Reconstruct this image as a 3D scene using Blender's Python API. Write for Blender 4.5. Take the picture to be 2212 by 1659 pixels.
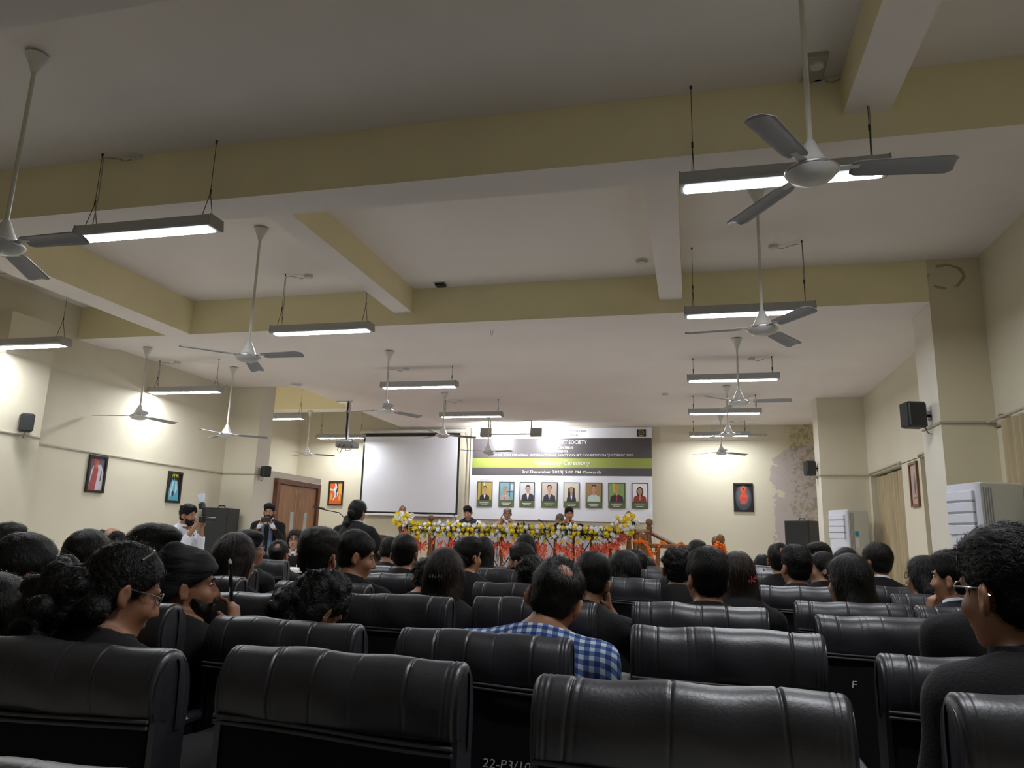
import bpy, bmesh, math, random
import numpy as np
from mathutils import Vector, Matrix
for _o in list(bpy.data.objects): bpy.data.objects.remove(_o)
SC = bpy.context.scene
COL = SC.collection
random.seed(7); RNG = np.random.RandomState(7)
EYE = 1.2
# ------------------------------------------------------------------ camera
F_PX, YAW, PITCH, ROLL = 1576.42, 0.24430, 0.20632, 0.02814
def ray(u, v):
    """direction of a photo pixel in room axes (X right, Y towards the stage, Z up), depth 1"""
    x = (u-1106)/F_PX; y = (829.5-v)/F_PX
    c, s = math.cos(ROLL), math.sin(ROLL); x, y = x*c-y*s, x*s+y*c
    c, s = math.cos(PITCH), math.sin(PITCH); d = c-y*s; z = s+y*c
    c, s = math.cos(YAW), math.sin(YAW)
    return Vector((x*c-d*s, x*s+d*c, z))
def onX(u, v, X): r = ray(u, v); r = r*(X/r[0]); r.z += EYE; return r
def onY(u, v, Y): r = ray(u, v); r = r*(Y/r[1]); r.z += EYE; return r
def onZ(u, v, Z): r = ray(u, v); r = r*((Z-EYE)/r[2]); r.z += EYE; return r
def onD(u, v, D): r = ray(u, v)*D; r.z += EYE; return r
cam_d = bpy.data.cameras.new('camera'); cam = bpy.data.objects.new('camera', cam_d); COL.objects.link(cam)
fw = ray(1106, 829.5); rt = (ray(1107, 829.5)-fw)*F_PX; up = (ray(1106, 828.5)-fw)*F_PX
Mc = Matrix((rt.normalized(), up.normalized(), -fw.normalized())).transposed().to_4x4(); Mc.translation = (0, 0, EYE)
cam.matrix_world = Mc
cam_d.sensor_fit = 'HORIZONTAL'; cam_d.sensor_width = 36; cam_d.lens = 36*F_PX/2212; cam_d.clip_start = 0.02; cam_d.clip_end = 100
SC.camera = cam
# ------------------------------------------------------------------ world, exposure
W = bpy.data.worlds.new('world'); SC.world = W; W.use_nodes = True
W.node_tree.nodes['Background'].inputs[0].default_value = (0.5, 0.55, 0.6, 1)
W.node_tree.nodes['Background'].inputs[1].default_value = 0.02
SC.view_settings.view_transform = 'Standard'; SC.view_settings.look = 'None'
SC.view_settings.exposure = 0.3; SC.view_settings.gamma = 1; SC.view_settings.use_curve_mapping = False
LIGHT_POWER = 74.0
# ------------------------------------------------------------------ materials
MATS = {}
def mat(name, col, rough=0.6, metal=0.0, var=0.0, vscale=6.0, bump=0.0, bscale=60.0, spec=0.5, emit=None, strength=0, trans=0.0, alpha=1.0, sheen=0.0, stretch=None):
    if name in MATS: return MATS[name]
    m = bpy.data.materials.new(name); m.use_nodes = True; nt = m.node_tree; N = nt.nodes; L = nt.links
    b = N['Principled BSDF']
    c4 = (*col, 1)
    b.inputs['Base Color'].default_value = c4; b.inputs['Roughness'].default_value = rough; b.inputs['Metallic'].default_value = metal
    b.inputs['Specular IOR Level'].default_value = spec
    if sheen: b.inputs['Sheen Weight'].default_value = sheen
    if trans: b.inputs['Transmission Weight'].default_value = trans
    if alpha < 1: b.inputs['Alpha'].default_value = alpha
    if emit: b.inputs['Emission Color'].default_value = (*emit, 1); b.inputs['Emission Strength'].default_value = strength
    if var or bump:
        tc = N.new('ShaderNodeTexCoord'); src = tc.outputs['Object']
        if stretch:
            mp = N.new('ShaderNodeMapping'); mp.inputs['Scale'].default_value = stretch; L.new(src, mp.inputs[0]); src = mp.outputs[0]
        if var:
            n = N.new('ShaderNodeTexNoise'); n.inputs['Scale'].default_value = vscale; n.inputs['Detail'].default_value = 5; L.new(src, n.inputs['Vector'])
            r = N.new('ShaderNodeValToRGB'); r.color_ramp.elements[0].position = .3; r.color_ramp.elements[1].position = .7
            r.color_ramp.elements[0].color = tuple(max(0, x*(1-var)) for x in col)+(1,); r.color_ramp.elements[1].color = tuple(min(1, x*(1+var)) for x in col)+(1,)
            L.new(n.outputs['Fac'], r.inputs[0]); L.new(r.outputs[0], b.inputs['Base Color'])
        if bump:
            n2 = N.new('ShaderNodeTexNoise'); n2.inputs['Scale'].default_value = bscale; n2.inputs['Detail'].default_value = 4; L.new(src, n2.inputs['Vector'])
            bp = N.new('ShaderNodeBump'); bp.inputs['Strength'].default_value = bump; bp.inputs['Distance'].default_value = .01
            L.new(n2.outputs['Fac'], bp.inputs['Height']); L.new(bp.outputs[0], b.inputs['Normal'])
    MATS[name] = m; return m
WALLC = (0.80, 0.70, 0.43)
mat('wall_paint', (0.69, 0.64, 0.50), .7, var=.035, vscale=1.3, bump=.05, bscale=25)
mat('ceiling_paint', (0.84, 0.785, 0.745), .8, var=.03, vscale=1.0, bump=.04, bscale=20)
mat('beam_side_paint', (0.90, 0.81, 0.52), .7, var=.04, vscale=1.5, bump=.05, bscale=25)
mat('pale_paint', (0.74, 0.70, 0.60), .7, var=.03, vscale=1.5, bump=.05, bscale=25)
mat('floor_tile', (0.80, 0.78, 0.74), .3, var=.08, vscale=3)
mat('conduit', (0.45, 0.41, 0.33), .5)
mat('fixture_metal', (0.42, 0.43, 0.44), .45, .3)
mat('diffuser', (1, 1, 1), .5, emit=(0.93, 0.96, 1.0), strength=LIGHT_POWER)
mat('wire', (0.03, 0.03, 0.03), .5)
mat('grey_wire', (0.35, 0.33, 0.30), .5)
mat('fan_white', (0.68, 0.67, 0.65), .35, var=.05, vscale=8)
mat('fan_blade', (0.33, 0.34, 0.36), .45, var=.08, vscale=9)
mat('fan_rod', (0.62, 0.59, 0.52), .45)
mat('leather', (0.021, 0.021, 0.029), .40, var=.25, vscale=14, bump=.07, bscale=140, spec=.9)
mat('chair_fabric', (0.008, 0.008, 0.009), .85, bump=.2, bscale=300, spec=.2)
mat('stitch', (0.075, 0.075, 0.085), .5)
mat('black_metal', (0.02, 0.02, 0.022), .4, .6)
mat('black_plastic', (0.015, 0.016, 0.017), .45)
mat('speaker_cloth', (0.022, 0.023, 0.022), .8, bump=.3, bscale=250)
mat('chalk', (0.75, 0.75, 0.72), .8)
mat('wood', (0.20, 0.088, 0.030), .35, var=.35, vscale=5, bump=.06, bscale=40, stretch=(6, 6, .6))
mat('door_wood', (0.36, 0.19, 0.085), .45, var=.25, vscale=5, stretch=(9, 9, .5))
mat('door_frame_wood', (0.17, 0.065, 0.028), .4, var=.25, vscale=5, stretch=(6, 6, .7))
mat('dark_frame', (0.012, 0.010, 0.009), .35)
mat('brass', (0.7, 0.5, 0.2), .3, .9)
mat('glass', (0.5, 0.55, 0.55), .1, spec=.8)
mat('white_plastic', (0.74, 0.75, 0.80), .35)
mat('ac_white', (0.70, 0.71, 0.80), .35, var=.03, vscale=2)
mat('ac_side', (0.62, 0.64, 0.60), .4, var=.03, vscale=2)
mat('ac_grey', (0.30, 0.31, 0.33), .5)
mat('blue_sticker', (0.04, 0.30, 0.55), .5)
mat('black_screen', (0.01, 0.01, 0.012), .2)
mat('screen_white', (0.74, 0.74, 0.80), .7, var=.02, vscale=1)
mat('curtain', (0.42, 0.34, 0.20), .85, var=.15, vscale=2.5, stretch=(3, 3, .4), sheen=.2)
mat('green_leaf', (0.035, 0.10, 0.02), .5, var=.4, vscale=30)
mat('dark_leaf', (0.015, 0.045, 0.012), .5, var=.4, vscale=30)
mat('yellow_flower', (0.83, 0.62, 0.02), .7, var=.12, vscale=90)
mat('white_flower', (0.82, 0.80, 0.74), .7, var=.08, vscale=90)
mat('orange_flower', (0.85, 0.20, 0.01), .7, var=.2, vscale=90)
mat('pink_flower', (0.85, 0.16, 0.07), .6, var=.25, vscale=60)
mat('magenta_flower', (0.75, 0.03, 0.16), .6, var=.2, vscale=60)
mat('lilac_cloth', (0.60, 0.55, 0.60), .7, var=.05, vscale=4)
mat('table_panel', (0.66, 0.62, 0.66), .6)
mat('blue_fabric', (0.015, 0.05, 0.22), .8)
mat('paper', (0.8, 0.8, 0.78), .7)
mat('clay', (0.35, 0.33, 0.30), .7)
# banner
mat('banner_white', (0.80, 0.81, 0.87), .38, var=.02, vscale=1)
mat('banner_grey', (0.095, 0.085, 0.09), .33)
mat('banner_green', (0.31, 0.36, 0.085), .33)
mat('olive', (0.10, 0.13, 0.045), .6)
mat('card_frame', (0.035, 0.04, 0.03), .6)
mat('print_white', (0.85, 0.85, 0.85), .6)
mat('print_ink', (0.10, 0.10, 0.12), .6)
mat('gold_print', (0.55, 0.38, 0.10), .5)
# people
mat('skin_a', (0.36, 0.17, 0.095), .5, var=.08, vscale=25)
mat('skin_b', (0.24, 0.105, 0.055), .5, var=.08, vscale=25)
mat('skin_c', (0.46, 0.25, 0.16), .5, var=.08, vscale=25)
mat('hair_black', (0.006, 0.005, 0.0045), .42, bump=.6, bscale=55, stretch=(4, 4, .5), spec=.28)
mat('hair_curly', (0.006, 0.005, 0.0045), .5, bump=.8, bscale=70, spec=.25)
mat('hair_brown', (0.016, 0.009, 0.006), .42, bump=.6, bscale=60, stretch=(5, 5, .4), spec=.3)
mat('hair_grey', (0.17, 0.16, 0.15), .6, bump=.7, bscale=120)
mat('turban_cloth', (0.010, 0.010, 0.012), .8, bump=.5, bscale=25, stretch=(1, 1, 4))
mat('suit_black', (0.006, 0.006, 0.007), .8, bump=.25, bscale=150, sheen=.05, spec=.25)
mat('suit_charcoal', (0.011, 0.011, 0.0125), .85, bump=.25, bscale=150, sheen=.08, spec=.25)
mat('suit_navy', (0.007, 0.009, 0.018), .8, bump=.25, bscale=150, sheen=.06, spec=.25)
mat('suit_beige', (0.36, 0.27, 0.17), .85, bump=.2, bscale=150)
mat('shirt_white', (0.72, 0.73, 0.80), .8, bump=.15, bscale=40)
mat('vest_black', (0.012, 0.014, 0.017), .8)
mat('vest_yellow', (0.50, 0.30, 0.05), .8, var=.15, vscale=20)
mat('tie_red', (0.40, 0.02, 0.02), .6)
mat('tie_dark', (0.03, 0.008, 0.012), .6)
mat('scarf_blue', (0.10, 0.13, 0.22), .9, var=.3, vscale=12)
mat('backpack_blue', (0.10, 0.15, 0.33), .8)
mat('trousers', (0.012, 0.012, 0.014), .85)
mat('shoe_black', (0.012, 0.011, 0.011), .35)
mat('eye_white', (0.75, 0.73, 0.70), .3)
mat('iris', (0.012, 0.008, 0.006), .2)
mat('lips', (0.28, 0.10, 0.075), .5)
mat('spectacle', (0.02, 0.02, 0.022), .3)
mat('clear_plastic', (0.75, 0.82, 0.95), .15, spec=.8)
mat('butterfly_pink', (0.75, 0.10, 0.12), .3)
mat('silver', (0.6, 0.6, 0.62), .25, .9)
def plaid():
    m = bpy.data.materials.new('plaid_cloth'); m.use_nodes = True; nt = m.node_tree; N = nt.nodes; L = nt.links; b = N['Principled BSDF']
    tc = N.new('ShaderNodeTexCoord'); sp = N.new('ShaderNodeSeparateXYZ'); L.new(tc.outputs['Object'], sp.inputs[0])
    def band(a, bb, off):
        ad = N.new('ShaderNodeMath'); ad.operation = 'ADD'; L.new(a, ad.inputs[0])
        if bb is not None:
            ml = N.new('ShaderNodeMath'); ml.operation = 'MULTIPLY'; ml.inputs[1].default_value = .8; L.new(bb, ml.inputs[0]); L.new(ml.outputs[0], ad.inputs[1])
        else: ad.inputs[1].default_value = off
        d = N.new('ShaderNodeMath'); d.operation = 'MULTIPLY'; d.inputs[1].default_value = 1/.035; L.new(ad.outputs[0], d.inputs[0])
        fr = N.new('ShaderNodeMath'); fr.operation = 'FRACT'; L.new(d.outputs[0], fr.inputs[0])
        lt = N.new('ShaderNodeMath'); lt.operation = 'LESS_THAN'; lt.inputs[1].default_value = .52; L.new(fr.outputs[0], lt.inputs[0]); return lt.outputs[0]
    a = band(sp.outputs[0], None, .011); c = band(sp.outputs[2], sp.outputs[1], 0)
    s = N.new('ShaderNodeMath'); s.operation = 'ADD'; L.new(a, s.inputs[0]); L.new(c, s.inputs[1])
    h = N.new('ShaderNodeMath'); h.operation = 'MULTIPLY'; h.inputs[1].default_value = .5; L.new(s.outputs[0], h.inputs[0])
    r = N.new('ShaderNodeValToRGB'); r.color_ramp.interpolation = 'CONSTANT'; e = r.color_ramp.elements
    e[0].color = (.62, .66, .75, 1); e[1].position = .4; e[1].color = (.10, .19, .42, 1); x = e.new(.9); x.color = (.022, .045, .17, 1)
    L.new(h.outputs[0], r.inputs[0]); L.new(r.outputs[0], b.inputs['Base Color']); b.inputs['Roughness'].default_value = .85
    MATS['plaid_cloth'] = m
plaid()
def damp_wall():
    """back wall: cream paint with a damp, peeling patch near the right-hand corner"""
    m = bpy.data.materials.new('wall_paint_damp'); m.use_nodes = True; nt = m.node_tree; N = nt.nodes; L = nt.links; b = N['Principled BSDF']
    b.inputs['Roughness'].default_value = .75
    tc = N.new('ShaderNodeTexCoord'); sp = N.new('ShaderNodeSeparateXYZ'); L.new(tc.outputs['Object'], sp.inputs[0])
    def math_(op, a, c):
        n = N.new('ShaderNodeMath'); n.operation = op
        for i, q in enumerate((a, c)):
            if isinstance(q, (int, float)): n.inputs[i].default_value = q
            else: L.new(q, n.inputs[i])
        return n.outputs[0]
    def noise(scale, det=6, rough=.6):
        n = N.new('ShaderNodeTexNoise'); n.inputs['Scale'].default_value = scale; n.inputs['Detail'].default_value = det; n.inputs['Roughness'].default_value = rough
        L.new(tc.outputs['Object'], n.inputs['Vector']); return n.outputs['Fac']
    n1 = noise(2.2); n2 = noise(9, 10, .78); n3 = noise(40, 6, .7)
    # peel edge: x grows with noise, shifted right towards the top
    up_ = math_('MULTIPLY', math_('MAXIMUM', math_('SUBTRACT', sp.outputs[2], 3.0), 0), 1.6)
    xx = math_('ADD', sp.outputs[0], math_('MULTIPLY', math_('SUBTRACT', n1, .5), 1.1))
    e1 = math_('GREATER_THAN', math_('SUBTRACT', xx, up_), 1.72)
    bot = math_('LESS_THAN', sp.outputs[2], 3.3)
    peel = math_('MULTIPLY', e1, bot)
    e2 = math_('ADD', sp.outputs[0], math_('MULTIPLY', math_('SUBTRACT', n1, .5), .5))
    ramp = N.new('ShaderNodeMapRange'); ramp.inputs[1].default_value = 1.75; ramp.inputs[2].default_value = 2.15; L.new(e2, ramp.inputs[0])
    blot = math_('GREATER_THAN', math_('ADD', n2, math_('MULTIPLY', ramp.outputs[0], .12)), .635)
    blot = math_('MULTIPLY', blot, ramp.outputs[0])
    def mixc(f, a, c):
        x = N.new('ShaderNodeMix'); x.data_type = 'RGBA'; L.new(f, x.inputs[0])
        for i, q in ((6, a), (7, c)):
            if isinstance(q, tuple): x.inputs[i].default_value = (*q, 1)
            else: L.new(q, x.inputs[i])
        return x.outputs[2]
    base = mixc(n1, (.67, .62, .48), (.70, .65, .51))
    damp = math_('MULTIPLY', ramp.outputs[0], .55)
    base = mixc(damp, base, (.52, .46, .22))
    pl = mixc(n3, (.44, .38, .36), (.60, .53, .50))
    c = mixc(peel, base, pl)
    c = mixc(math_('MULTIPLY', blot, .8), c, (.33, .27, .16))
    L.new(c, b.inputs['Base Color'])
    hgt = math_('ADD', math_('MULTIPLY', peel, -.6), math_('MULTIPLY', math_('MULTIPLY', n2, ramp.outputs[0]), 1.4))
    bp = N.new('ShaderNodeBump'); bp.inputs['Strength'].default_value = .5; bp.inputs['Distance'].default_value = .01; L.new(hgt, bp.inputs['Height']); L.new(bp.outputs[0], b.inputs['Normal'])
    MATS['wall_paint_damp'] = m
damp_wall()
def stained():
    """pillar paint with a round plaster patch whose rim has stained brown"""
    m = bpy.data.materials.new('wall_paint_stain'); m.use_nodes = True; nt = m.node_tree; N = nt.nodes; L = nt.links; b = N['Principled BSDF']; b.inputs['Roughness'].default_value = .75
    tc = N.new('ShaderNodeTexCoord'); mp = N.new('ShaderNodeMapping'); c = onY(2043, 598, 8.02)
    mp.inputs['Location'].default_value = (-c.x, 0, -c.z); L.new(tc.outputs['Object'], mp.inputs[0])
    sc = N.new('ShaderNodeVectorMath'); sc.operation = 'MULTIPLY'; sc.inputs[1].default_value = (1, 0, 1.25); L.new(mp.outputs[0], sc.inputs[0])
    ln = N.new('ShaderNodeVectorMath'); ln.operation = 'LENGTH'; L.new(sc.outputs[0], ln.inputs[0])
    n = N.new('ShaderNodeTexNoise'); n.inputs['Scale'].default_value = 14; n.inputs['Detail'].default_value = 6; L.new(tc.outputs['Object'], n.inputs['Vector'])
    a = N.new('ShaderNodeMath'); a.operation = 'MULTIPLY_ADD'; a.inputs[1].default_value = .06; L.new(n.outputs['Fac'], a.inputs[0]); L.new(ln.outputs['Value'], a.inputs[2])
    r = N.new('ShaderNodeValToRGB'); e = r.color_ramp.elements
    e[0].position = .0; e[0].color = (.70, .635, .45, 1); e[1].position = 1; e[1].color = (.70, .635, .45, 1)
    for p, cc in ((.17, (.70, .635, .45, 1)), (.185, (.34, .25, .12, 1)), (.205, (.5, .40, .2, 1)), (.215, (.70, .635, .45, 1))): x = e.new(p); x.color = cc
    L.new(a.outputs[0], r.inputs[0])
    n5 = N.new('ShaderNodeTexNoise'); n5.inputs['Scale'].default_value = 7; n5.inputs['Detail'].default_value = 3; L.new(tc.outputs['Object'], n5.inputs['Vector'])
    mr = N.new('ShaderNodeMapRange'); mr.inputs[1].default_value = .42; mr.inputs[2].default_value = .50; L.new(n5.outputs['Fac'], mr.inputs[0])
    mx = N.new('ShaderNodeMix'); mx.data_type = 'RGBA'; L.new(mr.outputs[0], mx.inputs[0]); mx.inputs[6].default_value = (.70, .635, .45, 1); L.new(r.outputs[0], mx.inputs[7]); L.new(mx.outputs[2], b.inputs['Base Color'])
    MATS['wall_paint_stain'] = m
stained()
# ------------------------------------------------------------------ mesh building
class MB:
    def __init__(s): s.v = []; s.f = []; s.m = []; s.mats = []
    def mi(s, name):
        if name is None: return 0
        if name not in s.mats: s.mats.append(name)
        return s.mats.index(name)
    def add(s, vs, fs, m=None):
        o = len(s.v); k = s.mi(m); s.v.extend([tuple(q) for q in vs])
        for f in fs: s.f.append(tuple(i+o for i in f)); s.m.append(k)
        return s
    def box(s, x0, x1, y0, y1, z0, z1, m=None, c=0.0, M=None):
        if c <= 0:
            vs = [(x, y, z) for x in (x0, x1) for y in (y0, y1) for z in (z0, z1)]
            fs = [(0, 1, 3, 2), (4, 6, 7, 5), (0, 4, 5, 1), (2, 3, 7, 6), (0, 2, 6, 4), (1, 5, 7, 3)]
        else:
            vs = []; idx = {}
            for ix, x in enumerate((x0, x1)):
                for iy, y in enumerate((y0, y1)):
                    for iz, z in enumerate((z0, z1)):
                        dx = c if ix == 0 else -c; dy = c if iy == 0 else -c; dz = c if iz == 0 else -c
                        for k, q in enumerate(((x, y+dy, z+dz), (x+dx, y, z+dz), (x+dx, y+dy, z))): idx[(ix, iy, iz, k)] = len(vs); vs.append(q)
            fs = []
            I = lambda a, b, d, k: idx[(a, b, d, k)]
            for a in (0, 1):
                q = [I(a, 0, 0, 0), I(a, 1, 0, 0), I(a, 1, 1, 0), I(a, 0, 1, 0)]; fs.append(q if a else q[::-1])
                q = [I(0, a, 0, 1), I(0, a, 1, 1), I(1, a, 1, 1), I(1, a, 0, 1)]; fs.append(q if a else q[::-1])
                q = [I(0, 0, a, 2), I(1, 0, a, 2), I(1, 1, a, 2), I(0, 1, a, 2)]; fs.append(q if a else q[::-1])
                for b2 in (0, 1):
                    fl = (a ^ b2)
                    q = [I(0, a, b2, 1), I(0, a, b2, 2), I(1, a, b2, 2), I(1, a, b2, 1)]; fs.append(q if not fl else q[::-1])
                    q = [I(a, 0, b2, 2), I(a, 0, b2, 0), I(a, 1, b2, 0), I(a, 1, b2, 2)]; fs.append(q if not fl else q[::-1])
                    q = [I(a, b2, 0, 0), I(a, b2, 0, 1), I(a, b2, 1, 1), I(a, b2, 1, 0)]; fs.append(q if not fl else q[::-1])
                    for d in (0, 1):
                        q = [I(a, b2, d, 0), I(a, b2, d, 1), I(a, b2, d, 2)]; fs.append(q if (a ^ b2 ^ d) else q[::-1])
        if M is not None: vs = [M @ Vector(q) for q in vs]
        return s.add(vs, fs, m)
    def tube(s, path, r, n=8, m=None, caps=True):
        P = [Vector(p) for p in path]; k = len(P); rr = r if isinstance(r, (list, tuple)) else [r]*k
        vs = []; prev = None
        for i, p in enumerate(P):
            t = (P[min(i+1, k-1)]-P[max(i-1, 0)])
            t = t.normalized() if t.length > 1e-9 else Vector((0, 0, 1))
            if prev is None: a = Vector((0, 0, 1)) if abs(t.z) < .9 else Vector((1, 0, 0)); a = (a-t*a.dot(t)).normalized()
            else:
                a = prev-t*prev.dot(t); a = a.normalized() if a.length > 1e-6 else t.orthogonal().normalized()
            prev = a; b = t.cross(a)
            for j in range(n):
                th = 2*math.pi*j/n; vs.append(p+(a*math.cos(th)+b*math.sin(th))*rr[i])
        fs = [(i*n+j, i*n+(j+1) % n, (i+1)*n+(j+1) % n, (i+1)*n+j) for i in range(k-1) for j in range(n)]
        if caps: fs.append(tuple(range(n))[::-1]); fs.append(tuple((k-1)*n+j for j in range(n)))
        return s.add(vs, fs, m)
    def lathe(s, prof, n=16, m=None, M=None, cap=True):
        vs = []; k = len(prof)
        for r, z in prof:
            for j in range(n): t = 2*math.pi*j/n; vs.append(Vector((r*math.cos(t), r*math.sin(t), z)))
        fs = [(i*n+j, i*n+(j+1) % n, (i+1)*n+(j+1) % n, (i+1)*n+j) for i in range(k-1) for j in range(n)]
        if cap: fs.append(tuple(range(n))[::-1]); fs.append(tuple((k-1)*n+j for j in range(n)))
        if M is not None: vs = [M @ q for q in vs]
        return s.add(vs, fs, m)
    def ball(s, c, r, m=None, nu=10, nv=6, sq=(1, 1, 1)):
        vs = [(c[0], c[1], c[2]-r*sq[2])]; 
        for i in range(1, nv):
            ph = math.pi*i/nv-math.pi/2
            for j in range(nu):
                t = 2*math.pi*j/nu; vs.append((c[0]+r*sq[0]*math.cos(ph)*math.cos(t), c[1]+r*sq[1]*math.cos(ph)*math.sin(t), c[2]+r*sq[2]*math.sin(ph)))
        vs.append((c[0], c[1], c[2]+r*sq[2])); e = len(vs)-1; fs = []
        for j in range(nu):
            fs.append((0, 1+(j+1) % nu, 1+j)); fs.append((e, 1+(nv-2)*nu+j, 1+(nv-2)*nu+(j+1) % nu))
            for i in range(nv-2): a = 1+i*nu; fs.append((a+j, a+(j+1) % nu, a+nu+(j+1) % nu, a+nu+j))
        return s.add(vs, fs, m)
    def quad(s, a, b, c, d, m=None): return s.add([a, b, c, d], [(0, 1, 2, 3)], m)
    def poly(s, pts, m=None): return s.add(pts, [tuple(range(len(pts)))], m)
    def grid(s, fn, nu, nv, m=None):
        vs = [fn(i/nu, j/nv) for i in range(nu+1) for j in range(nv+1)]
        fs = [(i*(nv+1)+j, (i+1)*(nv+1)+j, (i+1)*(nv+1)+j+1, i*(nv+1)+j+1) for i in range(nu) for j in range(nv)]
        return s.add(vs, fs, m)
    def mesh(s, name, mats=None, smooth=35):
        me = bpy.data.meshes.new(name); me.from_pydata([tuple(v) for v in s.v], [], s.f)
        names = s.mats or ([mats] if isinstance(mats, str) else mats or [])
        for nm in names: me.materials.append(MATS[nm])
        if len(names) > 1: me.polygons.foreach_set('material_index', s.m)
        if smooth:
            me.polygons.foreach_set('use_smooth', [True]*len(me.polygons)); me.update()
            me.set_sharp_from_angle(angle=math.radians(smooth))
        me.update(); return me
    def build(s, name, mats=None, parent=None, smooth=35): return link(name, s.mesh(name, mats, smooth), parent)
def link(name, data, parent=None):
    o = bpy.data.objects.new(name, data); COL.objects.link(o)
    if parent is not None: o.parent = parent
    return o
def empty(name, loc=(0, 0, 0), rz=0):
    o = bpy.data.objects.new(name, None); o.empty_display_size = .1; COL.objects.link(o); o.location = loc; o.rotation_euler = (0, 0, rz); return o
def tag(o, label, cat, group=None):
    o['label'] = label; o['category'] = cat
    if group: o['group'] = group
    return o
def struct(o, label=None):
    o['kind'] = 'structure'
    if label: o['label'] = label
    return o
def copy_tree(o, parent=None):
    c = o.copy(); COL.objects.link(c); c.parent = parent
    for ch in list(o.children): copy_tree(ch, c)
    return c
def text_mesh(body, width=None, height=None, center=(0, 0, 0), shear=0.0, bold=0.0, space=1.0):
    """letters lying in the XZ plane, facing -Y, fitted to width/height in metres"""
    cu = bpy.data.curves.new('lettering', 'FONT'); cu.body = body; cu.align_x = 'CENTER'; cu.align_y = 'CENTER'; cu.shear = shear; cu.offset = bold; cu.space_character = space; cu.resolution_u = 2
    t = bpy.data.objects.new('lettering', cu); COL.objects.link(t)
    bpy.context.view_layer.update()
    me = bpy.data.meshes.new_from_object(t.evaluated_get(bpy.context.evaluated_depsgraph_get()))
    bpy.data.objects.remove(t); bpy.data.curves.remove(cu)
    co = np.empty(len(me.vertices)*3); me.vertices.foreach_get('co', co); co = co.reshape(-1, 3)
    mn, mx = co.min(0), co.max(0); sz = mx-mn; md = (mn+mx)/2
    sx = width/sz[0] if width else None; sy = height/sz[1] if height else None
    sx = sx or sy; sy = sy or sx
    out = np.stack([(co[:, 0]-md[0])*sx+center[0], np.full(len(co), center[1]), (co[:, 1]-md[1])*sy+center[2]], 1)
    me.vertices.foreach_set('co', out.ravel()); me.materials.clear(); me.update(); return me
# ------------------------------------------------------------------ the room
ZB, ZC1, ZC2, ZL = 3.70, 4.157, 3.75, 3.42
XL, XR, YB = -8.19, 2.92, 16.69
m = MB().box(-10.1, 3.3, -6.7, 17, -.1, 0); struct(m.build('floor', 'floor_tile', smooth=0), 'pale polished floor between the rows of chairs')
ceil = MB()
ceil.box(-8.5, 3.3, -6.7, 8.3, ZC1, ZC1+.15); ceil.box(-8.5, 3.3, 8.3, 11.58, ZC2, ZC2+.6); ceil.box(-6.89, 3.3, 11.58, 17, ZC2, ZC2+.9)
ceil.box(-10.1, -6.89, 11.56, 17, 4.6, 4.75)
ceil = struct(ceil.build('ceiling', 'ceiling_paint', smooth=0), 'grey-white ceiling crossed by deep beams')
def beam(x0, x1, y0, y1, z0, z1):
    b = MB(); v = [(x, y, z) for x in (x0, x1) for y in (y0, y1) for z in (z0, z1)]
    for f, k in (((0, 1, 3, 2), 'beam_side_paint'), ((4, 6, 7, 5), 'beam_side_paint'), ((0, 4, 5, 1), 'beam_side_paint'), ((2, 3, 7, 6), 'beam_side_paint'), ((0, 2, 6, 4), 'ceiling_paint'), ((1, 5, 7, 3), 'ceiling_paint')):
        b.add([v[i] for i in f], [(0, 1, 2, 3)], k)
    return b.build('beam', None, ceil, smooth=0)
beam(-8.3, 3.1, 2.05, 2.59, ZB, ZC1+.01); beam(-8.3, 3.1, -1.8, -1.3, ZB, ZC1+.01); beam(-8.3, 3.1, 4.55, 4.90, ZB, ZC1+.01); beam(-8.3, 3.1, 8.02, 8.60, ZB, ZC1+.01)
beam(-6.78, -6.40, 2.58, 4.56, ZB+.001, ZC1+.01); beam(-6.78, -6.40, 4.89, 8.03, ZB+.001, ZC1+.01)
beam(-3.51, -3.28, 4.89, 8.03, 3.85, ZC1+.01); beam(-.31, -.06, 4.89, 8.03, 3.85, ZC1+.01); beam(.98, 1.26, 2.58, 4.56, 3.88, ZC1+.01)
beam(-9.75, -6.88, 14.7, 15.13, 3.90, 4.61)
wl = MB().box(XL-.2, XL, -6.7, 11.6, 0, 4.7); wl = struct(wl.build('wall_left', 'wall_paint', smooth=0), 'long cream side wall hung with two framed pictures')
MB().box(XL-.05, -7.90, 6.75, 7.40, 0, ZB).build('pillar', 'wall_paint', wl, smooth=0)
b = MB(); b.box(-9.9, -7.54, 11.55, 11.97, 0, 4.62, 'wall_paint')
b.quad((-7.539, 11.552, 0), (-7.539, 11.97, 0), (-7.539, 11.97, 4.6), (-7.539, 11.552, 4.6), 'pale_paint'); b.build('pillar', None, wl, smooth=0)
w2 = MB().box(-9.9, -9.7, 11.9, 16.9, 0, 4.7); struct(w2.build('wall_alcove', 'wall_paint', smooth=0), 'cream wall of the recess behind the entrance door')
w2 = MB().box(-9.72, -7.54, 11.96, 13.97, 0, 2.27); struct(w2.build('wall_entry', 'pale_paint', smooth=0), 'low pale partition that holds the wooden double door')
w2 = MB().box(-9.9, 3.3, YB, YB+.2, 0, 4.75); struct(w2.build('wall_back', 'wall_paint_damp', smooth=0), 'cream wall behind the stage with a damp peeling corner')
w2 = MB().box(-8.5, 3.3, -6.9, -6.7, 0, 4.4); struct(w2.build('wall_front', 'wall_paint', smooth=0))
wr = MB(); wr.box(XR, XR+.3, -6.7, 16.9, 2.37, 4.5); wr.box(XR+.2, XR+.3, -6.7, 16.9, 0, 2.38)
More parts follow.
